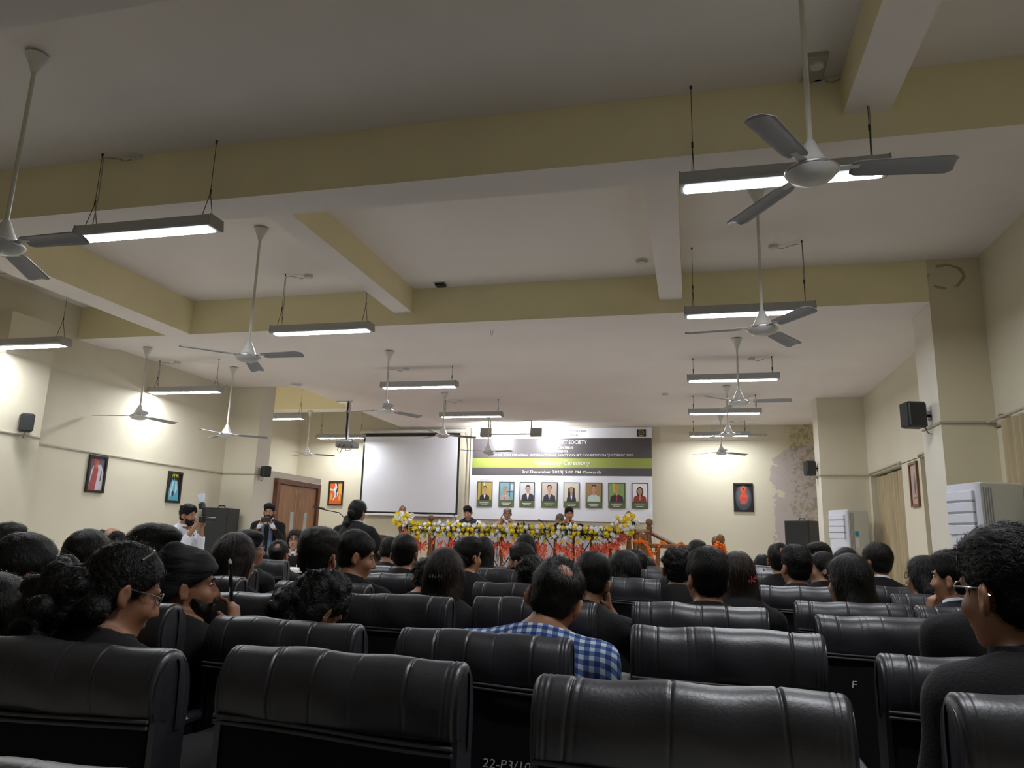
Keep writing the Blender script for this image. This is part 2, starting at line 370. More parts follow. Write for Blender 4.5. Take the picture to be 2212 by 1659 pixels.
for y0_, y1_ in ((-6.7, 8.71), (10.59, 11.49), (13.4, 16.9)): wr.box(XR, XR+.25, y0_, y1_, 0, 2.38)
wr = struct(wr.build('wall_right', 'wall_paint', smooth=0), 'cream window wall with pillars')
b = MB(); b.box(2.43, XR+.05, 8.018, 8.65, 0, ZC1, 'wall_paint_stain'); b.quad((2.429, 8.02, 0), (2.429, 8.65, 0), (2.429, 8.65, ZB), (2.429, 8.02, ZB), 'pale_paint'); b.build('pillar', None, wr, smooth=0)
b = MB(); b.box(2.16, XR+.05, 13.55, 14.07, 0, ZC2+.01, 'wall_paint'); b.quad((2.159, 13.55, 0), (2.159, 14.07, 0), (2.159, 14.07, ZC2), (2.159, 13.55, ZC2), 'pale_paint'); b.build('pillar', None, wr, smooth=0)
# surface conduits and rails
def trim(n, pts, r=.012, label=None, mt='conduit'):
    o = MB().tube(pts, r, 6).build('trim_%d' % n, mt); return struct(o, label)
trim(1, [(XL+.01, 7.41, 2.21), (XL+.01, 9, 2.19), (XL+.01, 11.54, 2.17)], .014, 'thin cable conduit along the left wall')
trim(2, [(-7.89, 6.75, 2.25), (-7.89, 7.40, 2.25)], .014, 'thin cable conduit across the left pillar')
trim(3, [(XL+.02, 11.54, 2.17), (-7.53, 11.54, 2.165), (-7.53, 11.75, 2.16)], .012, 'thin cable conduit around the pillar by the door')
trim(4, [(2.42, 8.6, 2.44), (2.42, 8.01, 2.435), (XR, 8.01, 2.43)], .014, 'thin cable conduit around the near right pillar')
trim(5, [(2.15, 14.0, 2.385), (2.15, 13.54, 2.385), (XR, 13.54, 2.385)], .014, 'thin cable conduit around the far right pillar')
trim(6, [(-6.0, YB-.02, .80), (2.5, YB-.02, .80)], .018, 'pale ledge running low along the back wall', 'pale_paint')
# windows behind the curtains
for n, (y0, y1) in ((1, (11.55, 13.1)), (2, (8.9, 10.45)), (3, (5.4, 7.55))):
    w = MB(); dx_ = .19 if n == 3 else 0
    for a, c, z0, z1 in ((y0, y0+.06, .9, 2.3), (y1-.06, y1, .9, 2.3), (y0, y1, .9, .96), (y0, y1, 2.24, 2.3), ((y0+y1)/2-.03, (y0+y1)/2+.03, .9, 2.3)): w.box(XR+.16-dx_, XR+.205-dx_, a, c, z0, z1)
    w = struct(w.build('window_%d' % n, 'fixture_metal', smooth=0), 'window hidden behind the drawn curtain')
    for a, c in ((y0+.06, (y0+y1)/2-.03), ((y0+y1)/2+.03, y1-.06)): MB().box(XR+.18-dx_, XR+.19-dx_, a, c, .96, 2.24).build('pane', 'glass', w, smooth=0)
def curtain(y0, y1, z1, label, z0=.12, dx_=0.0):
    r = empty('curtain', (XR+.085-dx_, (y0+y1)/2, z0)); tag(r, label, 'curtain', 'window curtains')
    n = int((y1-y0)/.014); ym = (y0+y1)/2
    def fn(a, c):
        y = y0+(y1-y0)*a; k = 2*math.pi*(y-y0)/.13+.8*math.sin(y*5.1)
        return (.030*math.sin(k)*(1-.25*c)+.012*math.sin(y*9), y-ym, (z1-z0)*c)
    MB().grid(fn, n, 6).build('cloth', 'curtain', r, 60)
    p = MB().tube([(-.105+dx_*.6, y0-ym-.02, z1-z0+.07-dx_*.2), (-.105+dx_*.6, y1-ym+(.3 if dx_ else .02), z1-z0+.07-dx_*.2)], .014, 8)
    for y in (y0-ym, y1-ym): p.box(-.12+dx_*.6, -.085+dx_, y-.015, y+.015, z1-z0+.03, z1-z0+.07)
    p.build('rail', 'conduit', r)
curtain(11.51, 13.38, 2.33, 'tan curtain drawn beside the far right pillar')
curtain(8.74, 10.56, 2.33, 'tan curtain strip just beyond the near right pillar')
curtain(4.55, 7.69, 2.39, 'brown curtain hanging at the right edge behind the near air conditioner', .12, .165)
# entrance door
D0, D1, DZ = 12.20, 13.84, 2.15
fr = MB(); XD = -7.54
fr.box(XD-.01, XD+.088, D0+.002, D0+.10, 0, DZ-.09, c=.006); fr.box(XD-.01, XD+.088, D1-.10, D1-.002, 0, DZ-.09, c=.006); fr.box(XD-.01, XD+.094, D0, D1, DZ-.10, DZ, c=.008)
door = struct(fr.build('door_1', 'door_frame_wood'), 'wooden double door with narrow glass slots and brass handles')
ym = (D0+D1)/2
for a, c, s in ((D0+.10, ym-.004, 1), (ym+.004, D1-.10, -1)):
    lf = MB().box(XD, XD+.04, a, c, 0, DZ-.10, c=.004).build('door_leaf', 'door_wood', door)
    k = (c-.22, c-.10) if s > 0 else (a+.28, a+.40)
    MB().box(XD+.035, XD+.046, k[0], k[1], .95, 1.55).build('vision_panel', 'glass', lf, 0)
    yy = c-.07 if s > 0 else a+.07
    h = MB().tube([(XD+.04, yy, .78), (XD+.10, yy, .80), (XD+.10, yy, 1.02), (XD+.04, yy, 1.04)], .011, 8); h.build('handle', 'brass', lf)
    MB().tube([(XD+.045, yy, 1.62), (XD+.045, yy, 1.98)], .006, 6).build('bolt', 'silver', lf)
rad_ = math.radians
# ------------------------------------------------------------------ suspended light panels
def fixture(X, Y, z, ztop, label, tilt=0.0, group='suspended light panels', cord=1):
    r = empty('pendant_light', (X, Y, z)); tag(r, label, 'light', group)
    M = Matrix.Rotation(tilt, 4, 'X'); h = .61
    def T(p): return M @ Vector(p)
    b = MB(); prof = [(-.085, .012), (-.075, 0), (-.052, -.004), (.052, -.004), (.075, 0), (.085, .012), (.075, .085), (-.075, .085)]
    k = len(prof); vs = [T((x, y, zz)) for x in (-h, h) for y, zz in prof]
    b.add(vs, [(i, (i+1) % k, k+(i+1) % k, k+i) for i in range(k)]+[tuple(range(k))[::-1], tuple(range(k, 2*k))])
    hs_ = b.build('housing', 'fixture_metal', r, 20)
    d = MB(); vs = []
    for x, y in ((-.585, -.040), (-.572, -.052), (.572, -.052), (.585, -.040), (.585, .040), (.572, .052), (-.572, .052), (-.585, .040)): vs.append(T((x, y, -.0065)))
    d.add(vs, [tuple(range(8))[::-1]]); d.build('diffuser', 'diffuser', hs_, 0)
    for s in (-1, 1):
        b = MB(); vs = [T((s*(h+dx), y*1.05, zz*1.05)) for dx in (0, .008) for y, zz in prof]
        b.add(vs, [(i, (i+1) % k, k+(i+1) % k, k+i) for i in range(k)]+[tuple(range(k))[::-1], tuple(range(k, 2*k))]); b.build('end_cap', 'grey_wire', hs_, 20)
    H = ztop-z
    for s in (-1, 1):
        w = MB(); zz = min(.30, H*.45); x = s*.53
        w.tube([(x, 0, zz), (x, 0, H)], .0025, 5); w.tube([T((x-.01, -.06, .05)), (x, 0, zz)], .003, 5); w.tube([T((x+.01, .06, .05)), (x, 0, zz)], .003, 5)
        w.tube([(x, 0, zz-.012), (x, 0, zz+.03)], .007, 6); w.lathe([(.006, H-.025), (.010, H)], 8, None, Matrix.Translation((x, 0, 0)))
        w.build('hanger_wire', 'wire', r)
    x = .53*cord; c = MB(); c.tube([(x, .005, .05), (x+.012, .012, H*.5), (x+.006, .008, H-.03), (x-cord*.08, .05, H-.02), (x-cord*.18, .06, H-.05), (x-cord*.24, .08, H-.02)], .004, 6)
    c.build('feed_cord', 'grey_wire', r); MB().lathe([(.045, H-.035), (.05, H)], 12, None, Matrix.Translation((x-cord*.26, .08, 0))).build('ceiling_rose', 'fan_white', r)
    return r
YS = [4.47, 7.27, 10.39, 13.17, 16.03]
nth = ['nearest', 'second', 'third', 'fourth', 'farthest']
for i, y in enumerate(YS):
    fixture(.58, y, ZL, ZC1 if i < 2 else ZC2, 'glowing light panel, %s from the camera in the right-hand row' % nth[i])
for i, y in enumerate(YS[:4]):
    fixture(-4.07, y, ZL, ZC1 if i < 2 else ZC2, 'glowing light panel, %s of four in the middle row left of the banner' % ['nearest', 'second', 'third', 'farthest'][i], cord=-1)
mat('flood_glow', (1, 1, 1), .5, emit=(0.95, 0.97, 1.0), strength=LIGHT_POWER*3.0)
lp, rp = onY(1050, 932, 15.75), onY(1158, 936, 15.75); zf = (lp.z+rp.z)/2
o = empty('banner_floodlights', ((lp.x+rp.x)/2, 15.75, zf)); tag(o, 'pair of floodlights on a bar under the ceiling aimed at the banner', 'light')
hw = (rp.x-lp.x)/2; MB().tube([(-hw, 0, -.04), (hw, 0, -.04)], .016, 8).build('bar', 'fixture_metal', o)
for s in (-1, 1):
    M_ = Matrix.Translation((s*hw, .0, .0)) @ Matrix.Rotation(rad_(-12), 4, 'X')
    MB().box(-.13, .13, -.04, .05, -.10, .10, c=.012, M=M_).build('lamp_housing', 'fixture_metal', o); MB().box(-.115, .115, .051, .054, -.085, .085, M=M_).build('lamp_glass', 'flood_glow', o, 0)
    MB().tube([(s*(hw-.11), 0, -.02), (s*(hw-.11), -.02, ZC2-zf), (s*(hw-.30), -.02, ZC2-zf)], .012, 6).build('ceiling_bracket', 'black_metal', o)
for i, (x, y, z, t) in enumerate(((-7.50, 6.59, 3.19, ZC1), (-7.54, 9.5, 3.23, ZC2), (-8.22, 13.17, ZL, 4.6), (-8.22, 16.03, ZL, 4.6))):
    fixture(x, y, z, t, 'glowing light panel, %s of four along the left wall' % ['nearest', 'second', 'third', 'farthest'][i], cord=-1)
for i, y in enumerate((1.68,)):   # the rows carry on above the camera
    fixture(.58, y, ZL, ZC1, 'glowing light panel of the right-hand row, just above the camera')
# ------------------------------------------------------------------ ceiling fans
def make_fan():
    r = empty('ceiling_fan')
    mo_ = MB().lathe([(.0, -.045), (.06, -.043), (.098, -.028), (.118, -.004), (.118, .012), (.10, .026), (.07, .032), (.0, .034)], 28).build('motor', 'fan_white', r)
    MB().lathe([(.118, -.003), (.124, .001), (.124, .008), (.118, .012)], 28, cap=False).build('trim_ring', 'silver', mo_)
    MB().lathe([(.074, .034), (.066, .06), (.046, .10), (.026, .15), (.018, .165)], 20).build('bell_cover', 'fan_white', r)
    for k in range(3):
        M = Matrix.Rotation(k*2*math.pi/3, 4, 'Z')
        b = MB()
        def fn(a, c):
            x = .17+.45*a; w = (.058+.010*a)*(1 if a < .965 else .55+.45*math.sqrt(max(0, 1-((a-.965)/.036)**2)))*(1 if a > .08 else .70+.30*math.sqrt(a/.08))
            y = (c-.5)*2*w; return M @ Vector((x, y, .008-y*.16-.010*(1-(2*c-1)**2)*-1-.012*a))
        b.grid(fn, 16, 6)
        o = b.build('blade', 'fan_blade', r, 60)
        s = o.modifiers.new('thickness', 'SOLIDIFY'); s.thickness = .003
        a = MB(); a.box(.09, .21, -.022, .022, .012, .018, c=.002, M=M)
        for q in (.165, .185, .2): a.ball(M @ Vector((q, .012 if q != .185 else -.012, .02)), .005, None, 6, 4)
        a.build('blade_arm', 'fan_white', o)
    return r
fan0 = make_fan(); fan_used = [False]
def fan(X, Y, z, ztop, tip, label):
    r = fan0 if not fan_used[0] else copy_tree(fan0)
    if fan_used[0]:
        for ch in list(r.children):
            if ch.name.split('.')[0] in ('down_rod', 'canopy'): bpy.data.objects.remove(ch)
    fan_used[0] = True
    t = onZ(*tip, z); r.location = (X, Y, z); r.rotation_euler = (0, 0, math.atan2(t.y-Y, t.x-X))
    tag(r, label, 'ceiling fan', 'ceiling fans')
    H = ztop-z
    MB().tube([(0, 0, .15), (0, 0, H-.02)], .013, 10).build('down_rod', 'fan_rod', r)
    MB().lathe([(.018, H-.14), (.03, H-.10), (.062, H-.03), (.066, H-.015), (.03, H-.012), (.03, H)], 16).build('canopy', 'fan_white', r)
    return r
FR = [(3.42, (1640, 255), 1.73), (6.08, (1482, 719), 1.72), (9.37, (1700, 864), 1.72), (12.35, (1660, 939), 1.74), (15.3, (1600, 981), 1.78)]
for i, (y, tip, z) in enumerate(FR):
    fan(.59 if i else .585, y, z+EYE, ZC1 if y < 8 else ZC2, tip, 'white ceiling fan, %s from the camera in the right-hand row' % nth[i])
FL = [(-4.03, 3.3, 1.64, (180, 512)), (-4.13, 6.02, 1.62, (392, 747)), (-4.16, 9.39, 1.68, (902, 899)), (-4.36, 12.43, 1.76, (998, 943)), (-4.2, 14.9, 1.75, (1094, 974))]
for i, (x, y, z, tip) in enumerate(FL):
    fan(x, y, z+EYE, ZC1 if y < 8 else ZC2, tip, 'white ceiling fan, %s from the camera in the middle row' % nth[i])
fan(-7.5, 8.56, 2.70, ZB, (208, 897), 'white ceiling fan hanging near the red-robed portrait on the left wall')
fan(-7.13, 10.05, 2.65, ZC2, (562, 944), 'white ceiling fan hanging before the pillar beside the door')
fan(-8.45, 14.9, 2.90, 3.90, (717, 984), 'white ceiling fan in the recess left of the projector')
# ------------------------------------------------------------------ small ceiling fittings
def detector(u, v, z, label, r=.055, h=.045, cat='detector'):
    p = onZ(u, v, z); o = empty('smoke_detector', (p.x, p.y, z)); tag(o, label, cat)
    MB().lathe([(r*.55, -h), (r*.8, -h*.8), (r*.85, -h*.45)], 16).build('sensor_head', 'fan_white', o)
    MB().lathe([(r, -h*.42), (r*1.1, 0)], 16).build('base_plate', 'fan_white', o)
    MB().lathe([(r*.83, -h*.62), (r*.83, -h*.5)], 16, cap=False).build('vent_slot', 'black_plastic', o)
detector(1386, 562, ZC1, 'white smoke detector beside the narrow beam right of centre', .065)
detector(1437, 850, ZC2, 'small round detector on the lower ceiling left of the right-hand fans', .055)
detector(640, 829, ZC2, 'round white detector at the ceiling edge near the door', .10, .05)
p = onZ(952, 612, ZC1); o = empty('junction_box', (p.x, p.y, ZC1)); tag(o, 'small dark junction box on the ceiling between two beams', 'junction box')
MB().box(-.06, .06, -.05, .05, -.04, 0, c=.006).build('box_body', 'black_metal', o); MB().box(-.075, .075, -.06, .06, -.008, 0).build('mounting_plate', 'fan_white', o, 0)
p = onZ(1063, 704, ZC2); o = empty('ceiling_hook', (p.x, p.y, ZC2)); tag(o, 'small wire hook hanging from a ceiling plate above the screen', 'hook')
MB().box(-.04, .04, -.02, .02, -.012, 0).build('mounting_plate', 'black_metal', o, 0); MB().tube([(-.02, 0, -.01), (-.012, 0, -.10), (0, 0, -.125), (.012, 0, -.10), (.02, 0, -.01)], .003, 5).build('hook_wire', 'grey_wire', o)
p = onY(1780, 158, 4.2); o = empty('junction_box', (p.x, 4.40, ZC1)); tag(o, 'open junction box with stained plaster above the nearest right fan', 'junction box')
MB().box(-.07, .05, -.13, .13, -.035, 0, c=.005).build('box_body', 'conduit', o); MB().lathe([(.04, -.05), (.045, -.03)], 12, None, Matrix.Translation((-.01, -.05, 0))).build('lamp_holder', 'fan_white', o)
# ------------------------------------------------------------------ projector and screen
p = onZ(757, 866, ZC2); o = empty('projector', (p.x, p.y, ZC2)); tag(o, 'ceiling projector on a pole left of the screen', 'projector')
zb = onY(753, 952, p.y).z-ZC2
MB().tube([(0, 0, 0), (0, 0, zb)], .022, 10).build('pole', 'silver', o)
MB().tube([(-.035, -.01, -.01), (-.045, -.01, -.2), (-.03, -.01, -.4), (-.04, -.01, -.6), (-.02, -.01, zb+.03)], .018, 8).build('cable_bundle', 'wire', o)
MB().box(-.30, .05, -.02, .02, -.03, 0).build('mounting_bar', 'silver', o, 0)
b = MB().box(-.19, .19, -.14, .14, zb-.14, zb-.03, c=.015); b.build('projector_body', 'ac_grey', o)
MB().lathe([(.045, 0), (.05, .03)], 14, None, Matrix.Translation((.08, .13, zb-.085)) @ Matrix.Rotation(-math.pi/2, 4, 'X')).build('lens', 'black_screen', o)
MB().box(-.06, .06, -.06, .06, zb-.03, zb+.01).build('bracket', 'silver', o, 0)
for k, pts in enumerate(([(-.08, -.15, zb-.08), (-.10, -.2, zb-.2), (-.04, -.2, zb-.27), (.0, -.15, zb-.1)], [(.02, -.15, zb-.09), (.08, -.2, zb-.22), (.17, -.18, zb-.2), (.18, -.1, zb-.05), (.1, -.05, zb+.05)])): MB().tube(pts, .006, 6).build('signal_cable', 'wire', o)
ys = YB-.14
s0, s1 = -7.86, -5.36
o = empty('projection_screen', ((s0+s1)/2, ys, 1.66)); tag(o, 'blank white projection screen with black border on the back wall', 'projection screen')
q = lambda x: x-(s0+s1)/2
MB().tube([(q(s0-.10), 0, 1.99), (q(s1+.12), 0, 1.99)], .045, 10).build('roller_case', 'fan_white', o)
def scr(x0, x1, z0, z1, dy): return lambda a, c: (q(x0+(x1-x0)*a), dy+.018*math.sin(a*7+c*3)*(1-c)*1.2, z0-1.66+(z1-z0)*c)
MB().grid(scr(s0, s1, 1.66, 3.60, 0), 30, 20).build('border_cloth', 'black_screen', o, 60)
MB().grid(scr(s0+.05, s1-.05, 1.71, 3.52, -.006), 30, 20).build('screen_cloth', 'screen_white', o, 60)
MB().box(q(s0-.01), q(s1+.01), -.025, .02, -.045, .005, c=.006).build('bottom_bar', 'white_plastic', o)
for x in (s0-.02, s1+.05): MB().box(q(x)-.02, q(x)+.02, -.02, .14, 1.98, 2.02).build('wall_bracket', 'silver', o, 0)
# ------------------------------------------------------------------ wall loudspeakers
def wall_speaker(loc, rz, label, w=.17, d=.16, h=.26, arm=.08):
    o = empty('wall_speaker', loc, rz); tag(o, label, 'speaker', 'wall speakers')
    MB().box(-w/2, w/2, -d/2, d/2, 0, h, c=.02).build('cabinet', 'black_plastic', o)
    MB().box(-w/2+.012, w/2-.012, -d/2-.006, -d/2+.01, .012, h-.012, c=.004).build('grille', 'speaker_cloth', o)
    b = MB().tube([(0, d/2-.01, h*.5), (0, d/2+arm, h*.5)], .014, 8); b.box(-.03, .03, d/2+arm-.008, d/2+arm, h*.5-.05, h*.5+.05); b.build('bracket', 'black_metal', o)
    MB().tube([(0, d/2-.01, .05), (.01, d/2+.03, -.05), (0, d/2+arm, -.06)], .005, 5).build('cable', 'wire', o)
wall_speaker((-7.76, 7.05, 2.27), math.radians(55), 'black wall speaker on the left edge pillar', .15, .15, .22, .06)
p = onX(573, 1030, -7.40); wall_speaker((p.x, p.y, p.z), math.radians(60), 'black wall speaker above the conduit beside the door', .15, .15, .19, .06)
p = onX(1990, 918, 2.24); wall_speaker((p.x+.02, 8.28, 2.42), math.radians(-75), 'black wall speaker on the near right pillar', .17, .20, .27, .07)
p = onX(1755, 1020, 2.03); wall_speaker((2.03, 13.8, 2.40), math.radians(-75), 'small black wall speaker on the far right pillar', .15, .17, .26, .05)
# ------------------------------------------------------------------ standing loudspeakers
def floor_speaker(loc, rz, w, d, h, label):
    o = empty('floor_speaker', loc, rz); tag(o, label, 'speaker', 'floor speakers')
    MB().box(-w/2, w/2, -d/2, d/2, .1, h, c=.01).build('cabinet', 'black_plastic', o)
    MB().box(-w/2+.02, w/2-.02, -d/2-.008, -d/2+.005, .14, h-.03, c=.004).build('grille', 'speaker_cloth', o)
    MB().tube([(-.06, 0, h), (-.05, 0, h+.04), (.05, 0, h+.04), (.06, 0, h)], .012, 8).build('handle', 'black_metal', o)
    for x in (-w/2+.05, w/2-.05):
        for y in (-d/2+.05, d/2-.05): MB().lathe([(.03, 0), (.03, .1)], 10, None, Matrix.Translation((x, y, 0))).build('caster', 'black_metal', o)
floor_speaker((-7.88, 11.2, 0), math.radians(8), .46, .42, 1.545, 'tall black loudspeaker standing by the left wall behind the photographer')
floor_speaker((2.06, 15.35, 0), math.radians(-35), .50, .46, 1.66, 'tall black loudspeaker standing against the peeling back wall')
# ------------------------------------------------------------------ tower air conditioners
def tower_ac(x, y, z, rz, w, d, h, label):
    o = empty('tower_air_conditioner', (x, y, 0), rz); tag(o, label, 'air conditioner', 'tower air conditioners')
    MB().box(-w/2, w/2, -d/2+.07, d/2, .0, h, c=.015).build('cabinet', 'ac_side', o)
    b = MB()   # rounded front
    n = 10; pts = [(w/2*math.cos(math.pi*i/n)*-1, -d/2+.07-.05*math.sin(math.pi*i/n)) for i in range(n+1)]
    vs = [(px, py, zz) for zz in (.02, h-.01) for px, py in pts]; k = n+1
    b.add(vs, [(i, i+1, k+i+1, k+i) for i in range(n)]+[tuple(range(k))[::-1], tuple(range(k, 2*k))]); fp_ = b.build('front_panel', 'ac_white', o, 60)
    for i, zz in enumerate((h-.16, h-.26, h-.36, h-.46)): MB().box(-w/2*.8, w/2*.8, -d/2+.014, -d/2+.04, zz, zz+.085, c=.006).build('louvre', 'ac_white', fp_)
    for zz in (h-.17, h-.27, h-.37): MB().box(-w/2*.8, w/2*.8, -d/2+.018, -d/2+.04, zz-.002, zz+.012).build('louvre_gap', 'ac_grey', fp_, 0)
    MB().box(-.07, .07, -d/2+.012, -d/2+.022, h-.85, h-.75).build('display', 'black_screen', fp_, 0)
    for s in (-1, 1):
        for j in range(4): MB().box(s*w/2-.004, s*w/2+.004, -d/2+.09+j*.022, -d/2+.10+j*.022, .05, h-.05).build('side_rib', 'ac_grey', o, 0)
    MB().box(w/2+.0005, w/2+.003, -.05, .02, h-.42, h-.34).build('energy_label', 'blue_sticker', o, 0)
    MB().box(w/2+.0005, w/2+.003, -.05, .02, h-.60, h-.45).build('rating_label', 'paper', o, 0)
tower_ac(2.56, 7.52, 0, math.radians(-74), .46, .48, 1.79, 'white tower air conditioner at the near right pillar')
tower_ac(2.46, 13.15, 0, math.radians(-62), .46, .46, 1.78, 'white tower air conditioner at the far right pillar')
# ------------------------------------------------------------------ framed pictures
def picture(M, w, h, shapes, label, frame='dark_frame', fw_=.035):
    """flat picture: local x right, z up, facing -y; shapes are (material, polygon in 0..1)"""
    o = empty('framed_picture'); o.matrix_world = M; tag(o, label, 'picture', 'framed pictures')
    b = MB()
    for a in ((-w/2, w/2, -h/2, -h/2+fw_), (-w/2, w/2, h/2-fw_, h/2), (-w/2, -w/2+fw_, -h/2+fw_-.004, h/2-fw_+.004), (w/2-fw_, w/2, -h/2+fw_-.004, h/2-fw_+.004)): b.box(a[0], a[1], -.03 if a[1] == -a[0] else -.0285, .0, a[2], a[3], c=.003)
    b.build('frame', frame, o)
    c = MB(); iw, ih = w-2*fw_, h-2*fw_
    for k, (mt, pts) in enumerate(shapes): c.poly([(-iw/2+iw*x, -.008-.0006*k, -ih/2+ih*z) for x, z in pts], mt)
    c.build('canvas', None, o, 0)
R01 = [(0, 0), (1, 0), (1, 1), (0, 1)]
def ell(cx, cy, rx, ry, n=18, rot=0): return [(cx+rx*math.cos(2*math.pi*i/n+rot), cy+ry*math.sin(2*math.pi*i/n+rot)) for i in range(n)]
for nm, c in dict(art_grey=(.12, .11, .13), art_red=(.36, .07, .07), art_pink=(.55, .50, .55), art_skin=(.55, .13, .06), art_black=(.01, .01, .012), art_blue=(.10, .42, .55), art_pale=(.55, .70, .78), art_yellow=(.65, .55, .03), art_orange=(.75, .13, .02), art_amber=(.8, .38, .05), art_white=(.72, .72, .76), art_navy=(.02, .03, .06), art_slate=(.06, .07, .085), art_coral=(.72, .09, .04), art_parch=(.50, .36, .30), art_brown=(.22, .14, .11)).items(): mat(nm, c, .6, var=.12, vscale=30)
def Mleft(u0, v0, u1, v1):
    a = onX(u0, v0, XL); c = onX(u1, v1, XL); M = Matrix.Rotation(math.pi/2, 4, 'Z'); M.translation = (XL+.002, (a.y+c.y)/2, (a.z+c.z)/2); return M
picture(Mleft(192, 983, 221, 1064), .335, .52, [('art_grey', R01), ('art_pink', [(.08, 0), (1, 0), (1, .55), (.75, .80), (.3, .78), (.12, .6)]), ('art_red', [(.05, 0), (.52, 0), (.56, .3), (.60, .62), (.52, .80), (.3, .80), (.22, .5)]), ('art_skin', ell(.42, .86, .13, .085)), ('art_skin', [(.36, .70), (.52, .70), (.54, .86), (.40, .86)]), ('art_red', ell(.34, .88, .13, .10)), ('art_slate', [(.78, .30), (.84, .30), (.84, .6), (.80, .6)])], 'framed picture of a figure in a red robe on the left wall')
picture(Mleft(363, 1017, 386, 1087), .335, .50, [('art_black', R01), ('art_blue', [(0, 0), (1, 0), (.92, .42), (.70, .85), (.30, .85), (.08, .42)]), ('art_pale', [(.18, .1), (.36, .2), (.48, .8), (.34, .75), (.22, .45)]), ('art_pale', [(.62, .25), (.80, .42), (.64, .8), (.56, .8)]), ('art_yellow', [(.25, .86), (.78, .86), (.78, 1), (.25, 1)]), ('art_black', ell(.36, .84, .07, .10)), ('art_black', ell(.52, .85, .07, .11)), ('art_black', ell(.67, .83, .07, .09)), ('art_navy', ell(.42, .26, .10, .10))], 'framed blue picture of three dark figures near the photographer')
def Mback(X0, X1, z0, z1): M = Matrix.Translation(((X0+X1)/2, YB-.003, (z0+z1)/2)); return M
picture(Mback(-8.77, -8.375, 1.83, 2.435), .40, .60, [('art_orange', R01), ('art_amber', [(.6, .55), (1, .4), (1, 1), (.62, 1)]), ('art_amber', ell(.15, .35, .10, .16)), ('art_amber', ell(.82, .3, .10, .14)), ('art_white', [(0, .72), (.32, .68), (.42, .82), (.40, .98), (.62, .98), (.60, .78), (.70, .55), (.66, .38), (.45, .30), (.32, .16), (.28, .2), (.42, .42), (.36, .60), (.02, .64)]), ('art_navy', [(.50, .98), (.66, .96), (.70, .70), (.58, .50), (.62, .36), (.52, .40), (.50, .62), (.60, .76)])], 'framed orange picture of a white twisting figure between door and screen')
picture(Mback(.87, 1.27, 1.87, 2.47), .41, .61, [('art_black', R01), ('art_slate', ell(.5, .5, .5, .5, 24)), ('art_grey', ell(.5, .55, .38, .36, 24)), ('art_coral', [(.36, .68), (.62, .68), (.66, .92), (.52, .97), (.32, .90)]), ('art_coral', ell(.53, .48, .26, .20)), ('art_coral', [(.34, .30), (.7, .32), (.62, .24), (.42, .24)]), ('art_slate', [(.30, .46), (.74, .45), (.74, .462), (.30, .472)]), ('art_slate', [(.33, .38), (.74, .39), (.74, .402), (.33, .392)]), ('art_black', ell(.53, .84, .03, .03))], 'framed dark picture of red clasped hands right of the banner')
a = Matrix.Rotation(-math.pi/2, 4, 'Z'); a.translation = (XR-.002, 10.89, 2.04)
picture(a, .37, .60, [('art_parch', R01), ('art_grey', [(.42, .85), (.5, .5), (.6, .85), (.66, .5), (.6, .25), (.44, .25), (.4, .5)]), ('art_brown', [(.25, .14), (.75, .14), (.75, .18), (.25, .18)])], 'framed sepia print hanging on the right wall between curtains', 'door_frame_wood')
# ------------------------------------------------------------------ stage
ST = .50; YF = 11.55; SX0, SX1 = -7.2, -.72
o = MB().box(SX0, SX1, YF, YB-.01, 0, ST, c=.01); struct(o.build('stage', 'door_frame_wood'), 'raised stage along the back wall')
MB().box(SX0, SX1, YF-.01, YF+.02, ST-.04, ST+.02).build('nosing', 'wood', bpy.data.objects['stage'], 0)
# steps down from the stage on the right
for i in range(3):
    o = MB().box(SX1-.01+i*.30, SX1+.30+i*.30, YF+.25, YF+1.35, 0, ST-.125*(i+1), c=.008); struct(o.build('stage_step', 'door_frame_wood'))
# ------------------------------------------------------------------ banner on the back wall
bx0, bx1, bz0, bz1 = -5.11, -.86, 1.585, 3.71
bn = empty('stage_banner', ((bx0+bx1)/2, YB-.06, bz0)); tag(bn, 'printed event banner with dark and green bands on the back wall', 'banner')
BW, BH = bx1-bx0, bz1-bz0
def bxz(u, v):
    p = onY(u, v, YB-.06); return (p.x-(bx0+bx1)/2, p.z-bz0)
def wav(x, z): return .010*math.sin(x*2.2+z*1.1)+.006*math.sin(x*6-z*7)*max(0, x/BW+.3)-(.02*math.exp(-((x-BW/2)/.12)**2) if z < .3 else 0)
def strip(z0, z1, m, nm, dy=0.0, x0=-BW/2, x1=BW/2, nz=6):
    f = lambda a, c: (x0+(x1-x0)*a, dy+wav(x0+(x1-x0)*a, z0+(z1-z0)*c), z0+(z1-z0)*c)
    return MB().grid(f, 60, nz).build(nm, m, bn, 60)
za = bxz(1200, 947)[1]; zb_ = bxz(1200, 990)[1]; zc = bxz(1200, 1011)[1]; zd = bxz(1200, 1027.5)[1]
strip(0, BH, 'banner_white', 'banner_sheet', nz=24)
xl = bxz(1022, 960)[0]; xr = BW/2-.005
strip(zd, za, 'banner_grey', 'dark_band', -.004, xl, xr, 10); strip(zc, zb_, 'banner_green', 'green_band', -.007, xl, xr, 6)
def btext(body, u0, u1, v, hpx, m, shear=0, bold=0.0, nm='lettering'):
    x0, z = bxz(u0, v); x1, _ = bxz(u1, v); h = hpx*.0108
    me = text_mesh(body, x1-x0, h, ((x0+x1)/2, 0, z), shear, bold)
    n = len(me.vertices); co = np.empty(n*3); me.vertices.foreach_get('co', co); co = co.reshape(-1, 3)
    for k in range(n): co[k, 1] = wav(co[k, 0], co[k, 2])-.0115
    me.vertices.foreach_set('co', co.ravel()); me.materials.append(MATS[m]); link(nm, me, bn)['kind'] = 'stuff'
